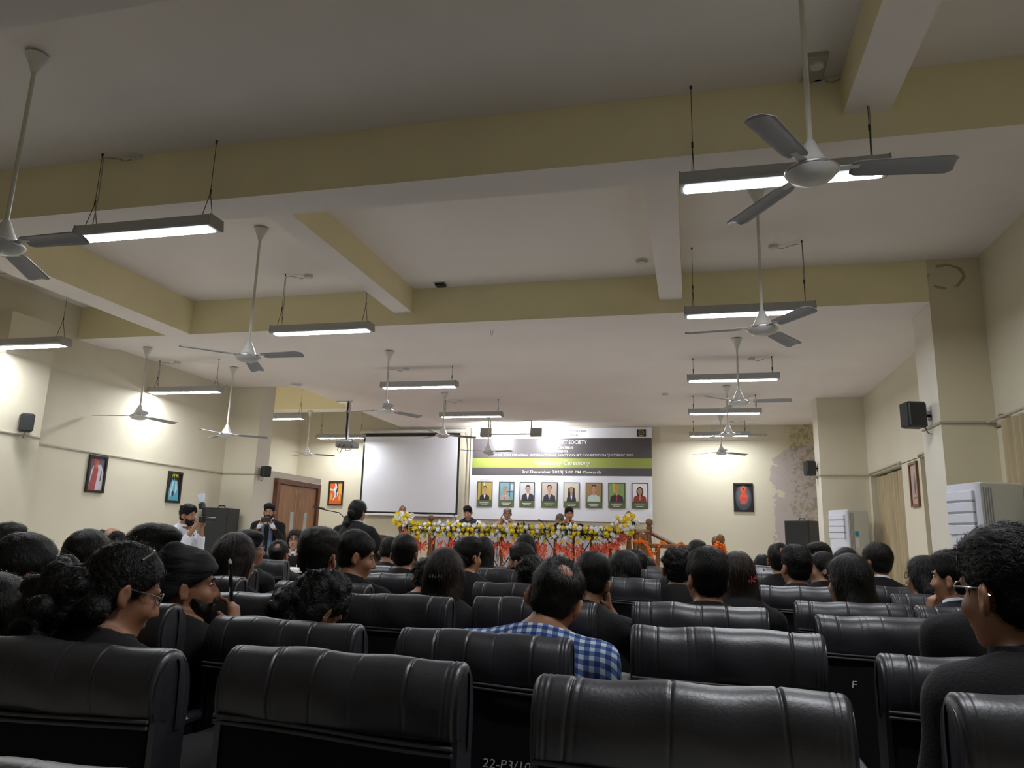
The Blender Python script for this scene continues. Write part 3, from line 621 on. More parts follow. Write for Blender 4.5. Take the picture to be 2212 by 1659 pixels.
btext('LAW CENTRE-II, FACULTY OF LAW', 1157, 1267, 932.5, 5, 'print_ink')
btext('UNIVERSITY OF DELHI', 1178, 1248, 940.5, 4.6, 'print_ink')
btext('MOOT COURT SOCIETY', 1160, 1268, 955.5, 8, 'print_white', 0, .006)
btext('LAW CENTRE- II', 1188, 1238, 967, 5.2, 'print_white', 0, .006)
btext('PRESENTS', 1200, 1226, 974.8, 4, 'print_white', 0, .006)
btext('VII S.K. PURI MEMORIAL INTERNATIONAL MOOT COURT COMPETITION "JUSTIFIED" 2023', 1066, 1368, 984, 6.8, 'print_white')
btext('Valedictory Ceremony', 1155, 1275, 1000.5, 14, 'print_white', .28)
btext('3rd December 2023| 5:00 PM Onwards', 1128, 1299, 1020, 8, 'print_white', 0, .006)
# emblem
ex, ez = bxz(1385.5, 935.5)
e = MB(); 
def flat(pts, k, dy=-.012): return [(ex+x, dy-.0008*k+wav(ex+x, ez+z), ez+z) for x, z in pts]
e.poly(flat([(-.10, -.085), (.10, -.085), (.10, .085), (-.10, .085)], 0), 'art_black'); e.poly(flat(ell(0, .005, .065, .065, 24), 1), 'gold_print'); e.poly(flat(ell(0, .005, .054, .054, 24), 2), 'art_black')
e.poly(flat([(-.003, -.04), (.003, -.04), (.003, .045), (-.003, .045)], 3), 'gold_print'); e.poly(flat([(-.035, .028), (.035, .028), (.035, .033), (-.035, .033)], 3), 'gold_print')
for s in (-1, 1): e.poly(flat(ell(s*.03, -.002, .016, .006, 12), 3), 'gold_print')
e.poly(flat([(-.06, -.072), (.06, -.072), (.05, -.055), (-.05, -.055)], 4), 'gold_print'); e.build('emblem', None, bn, 0)
# eight portrait cards
for nm, c in dict(p_gold=(.45, .34, .08), p_black=(.02, .02, .025), p_skin=(.50, .27, .17), p_skin2=(.36, .19, .11), p_blue=(.10, .18, .55), p_teal=(.20, .36, .40), p_grey=(.55, .57, .60), p_greysuit=(.36, .38, .34), p_tan=(.52, .46, .40), p_sari=(.50, .62, .58), p_brownbg=(.33, .20, .08), p_greenbg=(.22, .34, .10), p_redtie=(.62, .03, .03), p_maroon=(.28, .04, .03), p_suit=(.035, .03, .05), p_hair=(.015, .012, .012), p_cream=(.66, .63, .52), p_white=(.8, .8, .82)).items(): mat(nm, c, .6)
def portrait(u0, u1, v0, v1, vc, bg, suit, shirt, skin, hair, hx=.5, hy=.62, hs=1.0, longh=False, tie=None, extra=()):
    x0, z0 = bxz(u0, v1); x1, z1 = bxz(u1, v0); zcap = bxz(u0, vc)[1]
    w, h = x1-x0, z1-z0; b = MB(); K = [0]
    wc = min(wav(x0, z0), wav(x1, z0), wav(x0, z1), wav(x1, z1), wav((x0+x1)/2, (z0+z1)/2))
    def P(m, pts, box=None):
        K[0] += 1; X0, Z0, w_, h_ = box
        b.poly([(X0+px*w_, -.012-.0006*K[0]+wc, Z0+pz*h_) for px, pz in pts], m)
    full = (x0, z0, w, h); P('card_frame', R01, full); P('olive', R01, (x0, z0, w, zcap-z0))
    fx = w*.05; ph = (x0+fx, zcap+fx*.5, w-2*fx, z1-zcap-fx*1.5); P(bg, R01, ph)
    for m_, pts in extra: P(m_, pts, ph)
    sw = .36*hs
    P(suit, [(max(0, hx-sw*1.25), 0), (min(1, hx+sw*1.25), 0), (min(1, hx+sw*1.12), .28*hs), (hx+.14*hs, .40*hs), (hx-.14*hs, .40*hs), (max(0, hx-sw*1.12), .28*hs)], ph)
    P(shirt, [(hx-.02, .08), (hx+.02, .08), (hx+.10*hs, .42*hs), (hx-.10*hs, .42*hs)], ph)
    if tie: P(tie, [(hx-.035, .05), (hx+.035, .05), (hx+.03, .38*hs), (hx-.03, .38*hs)], ph)
    if longh: P(hair, ell(hx, hy-.03, .235*hs, .25*hs), ph)
    P(skin, [(hx-.07, .36*hs), (hx+.07, .36*hs), (hx+.07, hy), (hx-.07, hy)], ph)
    P(hair, ell(hx, hy+.05*hs, .175*hs, .19*hs), ph); P(skin, ell(hx, hy-.015, .155*hs, .185*hs), ph)
    for s in (-1, 1): P('p_hair', ell(hx+s*.065*hs, hy+.02, .022, .010, 8), ph)
    P('lips', ell(hx, hy-.10*hs, .05, .012, 8), ph)
    for k, (a, c) in enumerate(((.55, .2), (.30, .28))):   # illegible caption lines
        n = 9
        for j in range(n): P('print_white', [(c+(1-2*c)*j/n, a), (c+(1-2*c)*(j+.72)/n, a), (c+(1-2*c)*(j+.72)/n, a+.11), (c+(1-2*c)*j/n, a+.11)], (x0, z0, w, zcap-z0))
    b.build('portrait_card', None, bn, 0)
cards = [(1030, 1065), (1077, 1112), (1122, 1156), (1169, 1205), (1217, 1252), (1265, 1301), (1314, 1351), (1365, 1400)]
V = lambda i: (1040.5+i*.45, 1093.5+i*.75, 1080.5+i*.75)
spec = [dict(bg='p_gold', suit='p_black', shirt='p_white', skin='p_skin', hair='p_hair', hy=.62, hs=.8, extra=[('olive', [(.2, 0), (.3, 0), (.3, 1), (.2, 1)]), ('p_cream', [(.42, 0), (.5, 0), (.5, 1), (.42, 1)])]),
        dict(bg='p_teal', suit='p_greysuit', shirt='p_white', skin='p_skin', hair='hair_grey', hx=.4, hy=.60, hs=.8, tie='p_redtie', extra=[('p_black', [(.5, .45), (1, .45), (1, .5), (.5, .5)]), ('p_black', [(.72, .2), (.76, .2), (.76, 1), (.72, 1)]), ('p_grey', [(.8, .55), (1, .55), (1, .9), (.8, .9)])]),
        dict(bg='p_grey', suit='p_suit', shirt='p_white', skin='p_skin', hair='p_hair', hx=.56, hy=.62, hs=1.05),
        dict(bg='p_tan', suit='p_suit', shirt='p_white', skin='p_skin', hair='p_hair', hy=.68, hs=.95, tie='p_blue'),
        dict(bg='p_cream', suit='p_suit', shirt='p_white', skin='p_skin', hair='hair_grey', hy=.62, hs=.75, extra=[('p_black', [(.25, .2), (.75, .2), (.72, .75), (.28, .75)])]),
        dict(bg='p_brownbg', suit='p_sari', shirt='p_sari', skin='p_skin', hair='p_hair', hy=.70, hs=.95),
        dict(bg='p_greenbg', suit='p_suit', shirt='p_suit', skin='p_skin', hair='p_skin', hy=.70, hs=.98, tie='p_redtie', extra=[('art_yellow', [(.3, .5), (.4, .5), (.35, 1), (.25, 1)])]),
        dict(bg='p_white', suit='p_maroon', shirt='p_skin', skin='p_skin', hair='p_hair', hy=.60, hs=1.0, longh=True)]
for i, (u0, u1) in enumerate(cards): portrait(u0, u1, *V(i), **spec[i])
for i in range(4):
    t = ['CHIEF GUEST', 'GUEST OF HONOUR', 'GUEST OF HONOUR', 'SPECIAL GUEST'][i]; u0, u1 = cards[i]
    btext(t, u0+7, u1-6, 1036.8+i*.3, 2.0, 'print_ink')
MB().tube([(-BW/2-.12, -.02, BH+.01), (-BW/2-.05, -.01, BH-.4), (-BW/2-.07, -.01, 0.2), (-BW/2-.06, 0, -.4)], .012, 6).build('edge_rope', 'conduit', bn)
MB().tube([(BW/2, 0, .02), (BW/2+.03, 0, -.3), (BW/2+.06, 0, -.6)], .004, 5).build('corner_string', 'grey_wire', bn)
# ------------------------------------------------------------------ stage railing
RL, RR = -4.69, -.96; YR = YF-.02
TURN = [(.035, 0), (.035, .10), (.024, .13), (.034, .18), (.022, .25), (.030, .45), (.022, .60), (.033, .66), (.024, .70), (.032, .74), (.032, .80)]
def post(parent, x, y, z, h, r=1.0, ball=True, name='newel_post'):
    b = MB(); M = Matrix.Translation((x, y, z)); s = h/.95
    b.lathe([(.045*r, 0), (.045*r, .22*s), (.03*r, .26*s), (.045*r, .32*s), (.032*r, .40*s), (.04*r, .6*s), (.03*r, .72*s), (.046*r, .76*s), (.046*r, .86*s)], 12, None, M)
    if ball: b.lathe([(.03*r, .86*s), (.03*r, .875*s), (.048*r, .90*s), (.055*r, .93*s), (.045*r, .965*s), (.015*r, .985*s)], 14, None, M)
    return b.build(name, 'wood', parent)
rl = empty('stage_railing', ((RL+RR)/2, YR, 0)); tag(rl, 'turned wooden railing along the stage front under the flowers', 'railing')
q = lambda x: x-(RL+RR)/2
post(rl, q(RL), 0, ST*0, 1.60, 1.15); post(rl, q(RR), 0, 0, 1.58, 1.15)
sp_ = empty('stage_post', (onY(931, 1125, 13.0).x, 13.0, ST)); tag(sp_, 'ball-topped wooden post standing on stage behind the left flowers', 'post'); post(sp_, 0, 0, 0, 1.02, 1.1)
MB().box(q(RL), q(RR), -.035, .035, 1.28, 1.335, c=.012).build('handrail', 'wood', rl)
MB().box(q(RL), q(RR), -.03, .03, ST+.0, ST+.05, c=.01).build('bottom_rail', 'wood', rl)
nb = 13
for i in range(1, nb):
    b = MB(); b.lathe([(r, z/.8*.74) for r, z in TURN], 10, None, Matrix.Translation((q(RL+(RR-RL)*i/nb), 0, ST+.05))); b.build('baluster', 'wood', rl)
# side return of the railing (runs back from the right corner) and stair rail
sr = empty('stair_railing', (-.74, YF, 0)); tag(sr, 'wooden stair railing with ball-topped posts right of the stage', 'railing')
for i in range(5):
    b = MB(); b.lathe([(r*1.3, z/.8*.80) for r, z in TURN], 10, None, Matrix.Translation((-.13+i*.035, .05+i*.16, ST))); b.build('baluster', 'wood', sr)
MB().tube([(-.15, 0, ST+.84), (.02, .8, ST+.84)], .04, 8).build('handrail', 'wood', sr)
post(sr, .04, .85, ST, 1.02, 1.1)
MB().tube([(.06, .85, 1.33), (.60, .85, 1.06)], .035, 8).build('sloping_handrail', 'wood', sr)
lr = empty('landing_railing', (-.12, 10.9, 0)); tag(lr, 'low wooden railing wound with marigolds beside the stage steps', 'railing')
post(lr, -.60, 0, 0, 1.27, 1.0); post(lr, .49, 0, 0, 1.27, 1.1); post(lr, .42, .12, 0, 1.24, .9)
MB().box(-.60, .49, -.03, .03, 1.10, 1.16, c=.012).build('handrail', 'wood', lr); MB().box(-.60, .49, -.025, .025, .06, .11, c=.01).build('bottom_rail', 'wood', lr)
for x in (-.38, -.16, .06, .28):
    b = MB(); b.lathe([(r*1.15, z/.8*.99) for r, z in TURN], 10, None, Matrix.Translation((x, 0, .11))); b.build('baluster', 'wood', lr)
# ------------------------------------------------------------------ flowers
def flower_mesh(name, mt, r, rings=3, n=9):
    b = MB(); b.ball((0, 0, 0), r*.6, mt, 8, 5)
    for k in range(rings):
        ph = -.25+.55*k
        for j in range(n):
            t = 2*math.pi*(j+.5*k)/n; d = Vector((math.cos(t)*math.cos(ph), math.sin(t)*math.cos(ph), math.sin(ph))); sd = Vector((-math.sin(t), math.cos(t), 0))
            u = Vector((0, 0, 1)); a = d*r*.35; tip = d*r*1.02; mid = d*r*.8
            b.add([a, mid+sd*r*.2-u*r*.04, tip, mid-sd*r*.2-u*r*.04], [(0, 1, 2, 3)], mt)
    return b.mesh(name, smooth=0)
fy = flower_mesh('flower', 'yellow_flower', .048); fwh = flower_mesh('flower', 'white_flower', .049)
def blossom_mesh(mt):
    b = MB()
    for j in range(6):
        t = 2*math.pi*j/6; d = Vector((math.cos(t), math.sin(t), .3)); sd = Vector((-math.sin(t), math.cos(t), 0))
        b.add([(0, 0, 0), d*.035+sd*.014, d*.062+Vector((0, 0, -.02)), d*.035-sd*.014], [(0, 1, 2, 3)], mt)
    b.ball((0, 0, .01), .008, mt, 6, 4); return b.mesh('blossom', smooth=0)
bo, bm_ = blossom_mesh('pink_flower'), blossom_mesh('magenta_flower')
def leaf_stuff(name, pts, n, size, mt, parent, seed, droop=0.0):
    rg = random.Random(seed); b = MB()
    for k in range(n):
        i = rg.randrange(len(pts)); p = Vector(pts[i])+Vector((rg.uniform(-.06, .06), rg.uniform(-.06, .06), rg.uniform(-.05, .06)))
        d = Vector((rg.gauss(0, 1), rg.gauss(0, 1)-.3, rg.gauss(0, .8)+.4-droop)).normalized(); sd = d.cross(Vector((0, 0, 1))); sd = sd.normalized() if sd.length > .01 else Vector((1, 0, 0)); L_ = size*rg.uniform(.6, 1.3)
        b.add([p, p+d*L_*.5+sd*L_*.16, p+d*L_, p+d*L_*.5-sd*L_*.16], [(0, 1, 2, 3)], mt)
    o = b.build(name, None, parent, 0); o['kind'] = 'stuff'; return o
fg = empty('flower_garland', ((RL+RR)/2, YR-.05, 1.2)); tag(fg, 'thick garland of yellow and white chrysanthemums along the stage railing', 'flower garland')
rg = random.Random(3); spine = []
def gz(t): return .085 + (.16*max(0, (.06-t)/.06)) + (.20*max(0, (t-.90)/.10))
for i in range(61): t = i/60; spine.append((q(RL+.03+(RR-RL-.0)*t), -.02, gz(t)))
leaf_stuff('foliage', [(x, y-.06, z-.03) for x, y, z in spine], 3400, .07, 'dark_leaf', fg, 11); leaf_stuff('fern_tips', [(x, y+.03, z+.03) for x, y, z in spine], 150, .10, 'green_leaf', fg, 12)
k = 0
for row, (dz, n, sc) in enumerate(((.075, 44, 1.0), (.005, 46, 1.05), (-.065, 42, .9), (-.13, 30, .8))):
    for i in range(n):
        t = (i+.5*(row % 2)+rg.uniform(-.18, .18))/n; t = min(max(t, 0), 1)
        w = fwh if (i+row) % 2 else fy
        if rg.random() < .15: w = fy if w is fwh else fwh
        o = link('flower', w, fg); o.location = (q(RL+.03+(RR-RL)*t), -.10-.03*(row in (0, 1, 2))+rg.uniform(-.02, .02), gz(t)+dz+rg.uniform(-.015, .015))
        o.rotation_euler = (math.radians(80)+rg.uniform(-.3, .3), rg.uniform(-.3, .3), rg.uniform(0, 6)); s = sc*rg.uniform(.85, 1.12); o.scale = (s, s, s)
for cx, cz, n in ((RL+.10, .25, 26), (RR-.02, .27, 30)):
    for i in range(n):
        a = rg.uniform(0, 6.28); rr_ = .17*math.sqrt(rg.random()); o = link('flower', fwh if rg.random() < .42 else fy, fg)
        o.location = (q(cx)+rr_*math.cos(a), -.10-.10*math.sqrt(max(0, 1-(rr_/.18)**2)), cz-.03+rr_*math.sin(a)*.85); o.rotation_euler = (math.radians(80)+rg.uniform(-.4, .4), rg.uniform(-.4, .4), rg.uniform(0, 6)); s = rg.uniform(.85, 1.15); o.scale = (s, s, s)
for i in range(210):
    t = rg.random(); g = 3.0 if .2 < t < .95 else 2
    x = q(RL+.10+(RR-RL-.12)*t)+.0
    if rg.random() < .35 and t < .85: continue
    o = link('blossom', bm_ if .22 < t < .42 and rg.random() < .6 else bo, fg); dep = abs(rg.gauss(0, .09))
    o.location = (x, -.09+rg.uniform(-.03, .03), gz(t)-.19-dep*1.15); o.rotation_euler = (rg.uniform(1, 2.4), rg.uniform(-.5, .5), rg.uniform(0, 6)); s = rg.uniform(1.0, 1.6); o.scale = (s, s, s)
b = MB()
for i in range(26): 
    t = rg.random(); x = q(RL+.10+(RR-RL-.12)*t); z = gz(t)-.15; b.tube([(x, -.08, z), (x+rg.uniform(-.03, .03), -.10, z-.12), (x+rg.uniform(-.05, .05), -.09, z-.25-.1*rg.random())], .004, 4, 'dark_leaf')
b.build('hanging_stem', None, fg)['kind'] = 'stuff'
def marigold(path, label, r=.026, step=.036):
    P = [Vector(p) for p in path]; o = empty('marigold_garland', P[0]); tag(o, label, 'flower garland', 'marigold garlands')
    L_ = [0]
    for a, c in zip(P, P[1:]): L_.append(L_[-1]+(c-a).length)
    n = max(2, int(L_[-1]/step)); me = bpy.data.meshes.get('marigold') or flower_mesh('marigold', 'orange_flower', .030, 3, 7)
    MB().tube([p-P[0] for p in path_resample(P, 12)], .004, 4).build('string', 'dark_leaf', o)
    for p in path_resample(P, n):
        c = link('marigold', me, o); c.location = p-P[0]; c.rotation_euler = (rg.uniform(0, 3), rg.uniform(0, 3), rg.uniform(0, 3)); s = r/.03*rg.uniform(.9, 1.15); c.scale = (s, s, s)
def path_resample(P, n):
    P = [Vector(p) for p in P]; L_ = [0]
    for a, c in zip(P, P[1:]): L_.append(L_[-1]+(c-a).length)
    out = []
    for i in range(n):
        d = L_[-1]*i/(n-1); j = 0
        while j < len(P)-2 and L_[j+1] < d: j += 1
        f = (d-L_[j])/max(1e-9, L_[j+1]-L_[j]); out.append(P[j].lerp(P[j+1], min(1, f)))
    return out
LX, LY = -.12, 10.9
spir = []
for i in range(60):
    t = i/59; a = t*2*math.pi*4.0; spir.append((LX-.56+1.0*t, LY+.055*math.sin(a), 1.10+.085*math.cos(a)))
marigold(spir, 'orange marigold string wound in loops around the low railing')
marigold([(LX-.62, LY-.06, 1.22), (LX-.50, LY-.07, 1.10), (LX-.42, LY-.1, .88), (LX-.33, LY-.14, .62), (LX-.26, LY-.2, .42)], 'orange marigold string hanging diagonally from the low railing post', .03)
marigold([(LX-.72, LY-.04, 1.19), (LX-.60, LY-.06, 1.19), (LX-.53, LY-.06, 1.17)], 'short orange marigold band on the low railing post top', .032)
for i, dx in enumerate((-.07, .0, .06)): marigold([(LX+.49+dx*.6, LY-.06, 1.20-.02*i), (LX+.49+dx, LY-.075, 1.05), (LX+.49+dx*1.4, LY-.07, .85), (LX+.49+dx, LY-.06, .7)], ['left', 'middle', 'right'][i]+' one of three orange marigold strings on the low railing end post', .035)
marigold([(RL+.25, 13.35, 1.30), (RL+.60, 13.35, 1.29), (RL+.95, 13.35, 1.30)], 'orange marigold string on the head table behind the left flowers', .032)
# ------------------------------------------------------------------ head table and its chairs
TZ = ST+.76
tb = empty('head_table', (-3.0, 13.55, ST)); tag(tb, 'long pale head table on stage with diamond-patterned front', 'table')
MB().box(-1.75, 1.75, -.35, .35, .72, .76, c=.008).build('table_top', 'lilac_cloth', tb)
MB().box(-1.72, 1.72, -.33, -.30, .05, .72).build('front_panel', 'table_panel', tb, 0)
for x in (-1.72, 1.69): MB().box(x, x+.03, -.33, .33, 0, .72).build('side_panel', 'table_panel', tb, 0)
for cx in (-1.25, -.42, .42, 1.25):
    b = MB(); pts = [(cx-.20, .40), (cx, .10), (cx+.20, .40), (cx, .70)]
    for a, c in zip(pts, pts[1:]+pts[:1]): b.tube([(a[0], -.335, a[1]), (c[0], -.335, c[1])], .008, 5)
    b.build('diamond_moulding', 'black_metal', tb)
def office_chair(loc, rz, label):
    o = empty('conference_chair', loc, rz); tag(o, label, 'chair', 'blue stage chairs')
    MB().box(-.24, .24, -.24, .24, .42, .50, c=.03).build('seat', 'blue_fabric', o)
    MB().grid(lambda a, c: ((a-.5)*.44*(1-.12*c*c), -.24-.05*c-.03*(1-(2*a-1)**2)*-1, .50+.45*c), 8, 8).build('backrest', 'blue_fabric', o, 60).modifiers.new('thickness', 'SOLIDIFY').thickness = .05
    for s in (-1, 1): MB().tube([(s*.27, -.18, .45), (s*.28, -.18, .68), (s*.28, .15, .68), (s*.27, .15, .45)], .014, 8).build('armrest', 'black_metal', o)
    for x in (-.2, .2):
        for y in (-.2, .2): MB().tube([(x, y, .43), (x*1.1, y*1.1, 0)], .013, 8).build('leg', 'black_metal', o)
DY = 13.35
dign = {'vest': (1011, 1092, 14.1), 'beige': (1096, 1097, 14.1), 'dark': (1208, 1109, 14.7), 'yellow': (1229, 1095, 14.05)}
for k, lb, dx in (('vest', 'blue conference chair of the man in the dark waistcoat', .05), ('beige', 'blue conference chair of the man in the beige suit', .18), ('dark', 'blue conference chair of the man in black behind the yellow waistcoat', -.12), ('yellow', 'blue conference chair of the man in the yellow waistcoat', .32)):
    p = onY(*dign[k]); office_chair((p.x+dx, 14.40 if k != 'dark' else 15.1, ST), math.pi, lb)
def bottle(x, y, label, s=1.0):
    o = empty('water_bottle', (x, y, TZ)); tag(o, label, 'bottle', 'water bottles on the head table')
    MB().lathe([(.03, 0), (.033, .02), (.033, .12), (.028, .14), (.033, .155), (.03, .18), (.012, .205), (.012, .215)], 12).build('bottle_body', 'clear_plastic', o); bb_ = o.children[0]
    MB().lathe([(.0335, .06), (.0335, .115)], 12, cap=False).build('wrapper', 'p_blue', bb_); MB().lathe([(.013, .215), (.013, .23)], 10).build('cap', 'white_plastic', bb_)
p = onY(1236, 1137, 13.4); bottle(p.x-.03, 13.38, 'left one of two water bottles before the yellow waistcoat man'); bottle(p.x+.055, 13.38, 'right one of two water bottles before the yellow waistcoat man')
p = onY(950, 1130, 13.4); bottle(p.x, 13.38, 'water bottle beside the marigolds at the left table end'); p = onY(968, 1130, 13.4); bottle(p.x, 13.38, 'water bottle between the marigolds and the waistcoat man')
def goose_mic(base, tip, label):
    o = empty('table_microphone', base); tag(o, label, 'microphone', 'microphones'); t = Vector(tip)-Vector(base)
    MB().lathe([(.05, 0), (.045, .02), (.02, .03)], 12).build('base', 'black_plastic', o)
    pts = [(0, 0, .03), (t.x*.1, t.y*.1, t.z*.5), (t.x*.5, t.y*.5, t.z*.9), t]
    MB().tube(pts, .006, 6).build('gooseneck', 'black_metal', o); MB().tube([t-Vector((t.x*.12, t.y*.12, 0)), t+Vector((t.x*.15, t.y*.15, t.z*.05))], [.010, .016], 8).build('microphone_head', 'black_plastic', o)
for u, v, lb in ((975, 1110, 'gooseneck microphone left of the waistcoat man'), (1165, 1124, 'gooseneck microphone between the beige suit and the man in black'), (1215, 1132, 'gooseneck microphone in front of the man in the yellow waistcoat')):
    p = onY(u, v, 13.4); goose_mic((p.x+.12, 13.42, TZ), p, lb)
# ------------------------------------------------------------------ podium with microphone
pp = onY(800, 1170, 8.75); PX = pp.x-.02
o = empty('podium', (PX, 8.78, 0)); tag(o, 'wooden podium with curved top in front of the speaker', 'podium')
MB().box(-.34, .34, -.22, .22, 0, .98, c=.01).build('podium_body', 'door_frame_wood', o); MB().box(-.38, .38, -.27, .27, .98, 1.02, c=.008, M=Matrix.Rotation(math.radians(0), 4, 'X')).build('desk_top', 'wood', o)
b = MB(); n = 14; vs = [(-.38, .2, 1.0), (.38, .2, 1.0)]; arc = [(.38*math.cos(math.pi*i/n), 1.06+.12*math.sin(math.pi*i/n)) for i in range(n+1)]
for y in (.20, .24): b.add([(x, y, z) for x, z in arc]+[(-.38, y, 1.0), (.38, y, 1.0)], [tuple(range(n+3))])
b.add([(x, y, z) for y in (.20, .24) for x, z in arc], [(i, i+1, n+2+i, n+1+i) for i in range(n)]); b.build('crest_board', 'door_frame_wood', o, 0)
t = onY(690, 1099, 8.85); base = Vector((PX-.20, 8.85, 1.02))
goose_mic(base, t, 'long gooseneck microphone on the podium left of the speaker')
# ------------------------------------------------------------------ desk with the clerk, equipment table, plants
p = onY(637, 1205, 8.6); o = empty('desk', (p.x, 8.35, 0)); tag(o, 'small desk in front of the seated woman facing the audience', 'desk')
MB().box(-.40, .40, -.25, .25, .71, .75, c=.006).build('desk_top', 'paper', o)
for x in (-.36, .36):
    for y in (-.21, .21): MB().box(x-.02, x+.02, y-.02, y+.02, 0, .71).build('leg', 'black_metal', o, 0)
p = onZ(1630, 1212, .98); p = onY(1632, 1212, 9.6); o = empty('equipment_table', (p.x, 9.7, 0)); tag(o, 'small table of sound equipment below the clasped hands picture', 'table')
MB().box(-.45, .30, -.25, .25, .68, .72, c=.006).build('table_top', 'ac_grey', o)
for x in (-.41, .26):
    for y in (-.2, .2): MB().box(x-.02, x+.02, y-.02, y+.02, 0, .68).build('leg', 'black_metal', o, 0)
a = empty('audio_mixer', (p.x-.1, 9.7, .72)); tag(a, 'dark audio mixer on the equipment table', 'audio mixer')
MB().box(-.22, .2, -.15, .15, 0, .10, c=.01).build('mixer_body', 'black_plastic', a)
for i in range(6):
    for j in range(3): MB().lathe([(.012, .10), (.009, .125)], 8, None, Matrix.Translation((-.17+i*.065, -.09+j*.08, 0))).build('knob', 'silver', a)
MB().tube([(-.2, 0, .08), (-.15, -.05, .2), (0, 0, .17), (.1, .05, .2), (.15, 0, .05)], .007, 6).build('cable', 'wire', a)
a = empty('wireless_receiver', (p.x+.24, 9.7, .72)); tag(a, 'small receiver with two aerials beside the audio mixer', 'receiver')
MB().box(-.08, .08, -.08, .08, 0, .05, c=.005).build('receiver_body', 'black_plastic', a)
for x in (-.06, .06): MB().tube([(x, .05, .04), (x*1.4, .05, .24)], .004, 6).build('aerial', 'black_plastic', a)
def palm(loc, label, n, L_, seed, h=.25):
    rg = random.Random(seed); o = empty('potted_palm', loc); tag(o, label, 'plant', 'potted palms')
    MB().lathe([(.10, 0), (.14, h*.9), (.155, h), (.14, h), (.12, h*.9)], 16).build('pot', 'clay', o)
    MB().lathe([(.125, h*.88), (.01, h*.9)], 12).build('soil', 'door_frame_wood', o)
    for k in range(n):
        a = 2*math.pi*k/n+rg.uniform(-.3, .3); l = L_*rg.uniform(.75, 1.15); up_ = rg.uniform(.6, 1.3); b = MB()
        d = Vector((math.cos(a), math.sin(a), 0)); pts = [Vector((0, 0, h*.9))+d*(l*.75*t)+Vector((0, 0, l*(up_*t-.75*t*t))) for t in [i/8 for i in range(9)]]
        b.tube(pts, [.007*(1-.8*i/8) for i in range(9)], 5)
        for i in range(2, 9):
            for s in (-1, 1):
                sd = Vector((-d.y, d.x, 0))*s; p0 = pts[i]; t_ = (pts[i]-pts[i-1]).normalized(); e = p0+(sd*.75+t_*.55+Vector((0, 0, -.2)))*l*.26; w = t_*.014
                b.add([p0, (p0+e)/2+w, e, (p0+e)/2-w], [(0, 1, 2, 3)])
        b.build('frond', 'green_leaf', o, 0)
palm((-4.35, 10.6, 0), 'green potted palm below the left end of the flower garland', 11, .85, 5, .35)
p = onY(950, 1195, 11.0); palm((p.x+.1, 11.1, 0), 'small potted palm at the foot of the stage railing', 9, .42, 6, .3)
p = onY(1945, 1205, 9.5); palm((p.x-.22, 9.6, 0), 'potted palm beside the right wall below the curtain', 11, .78, 8, .52)
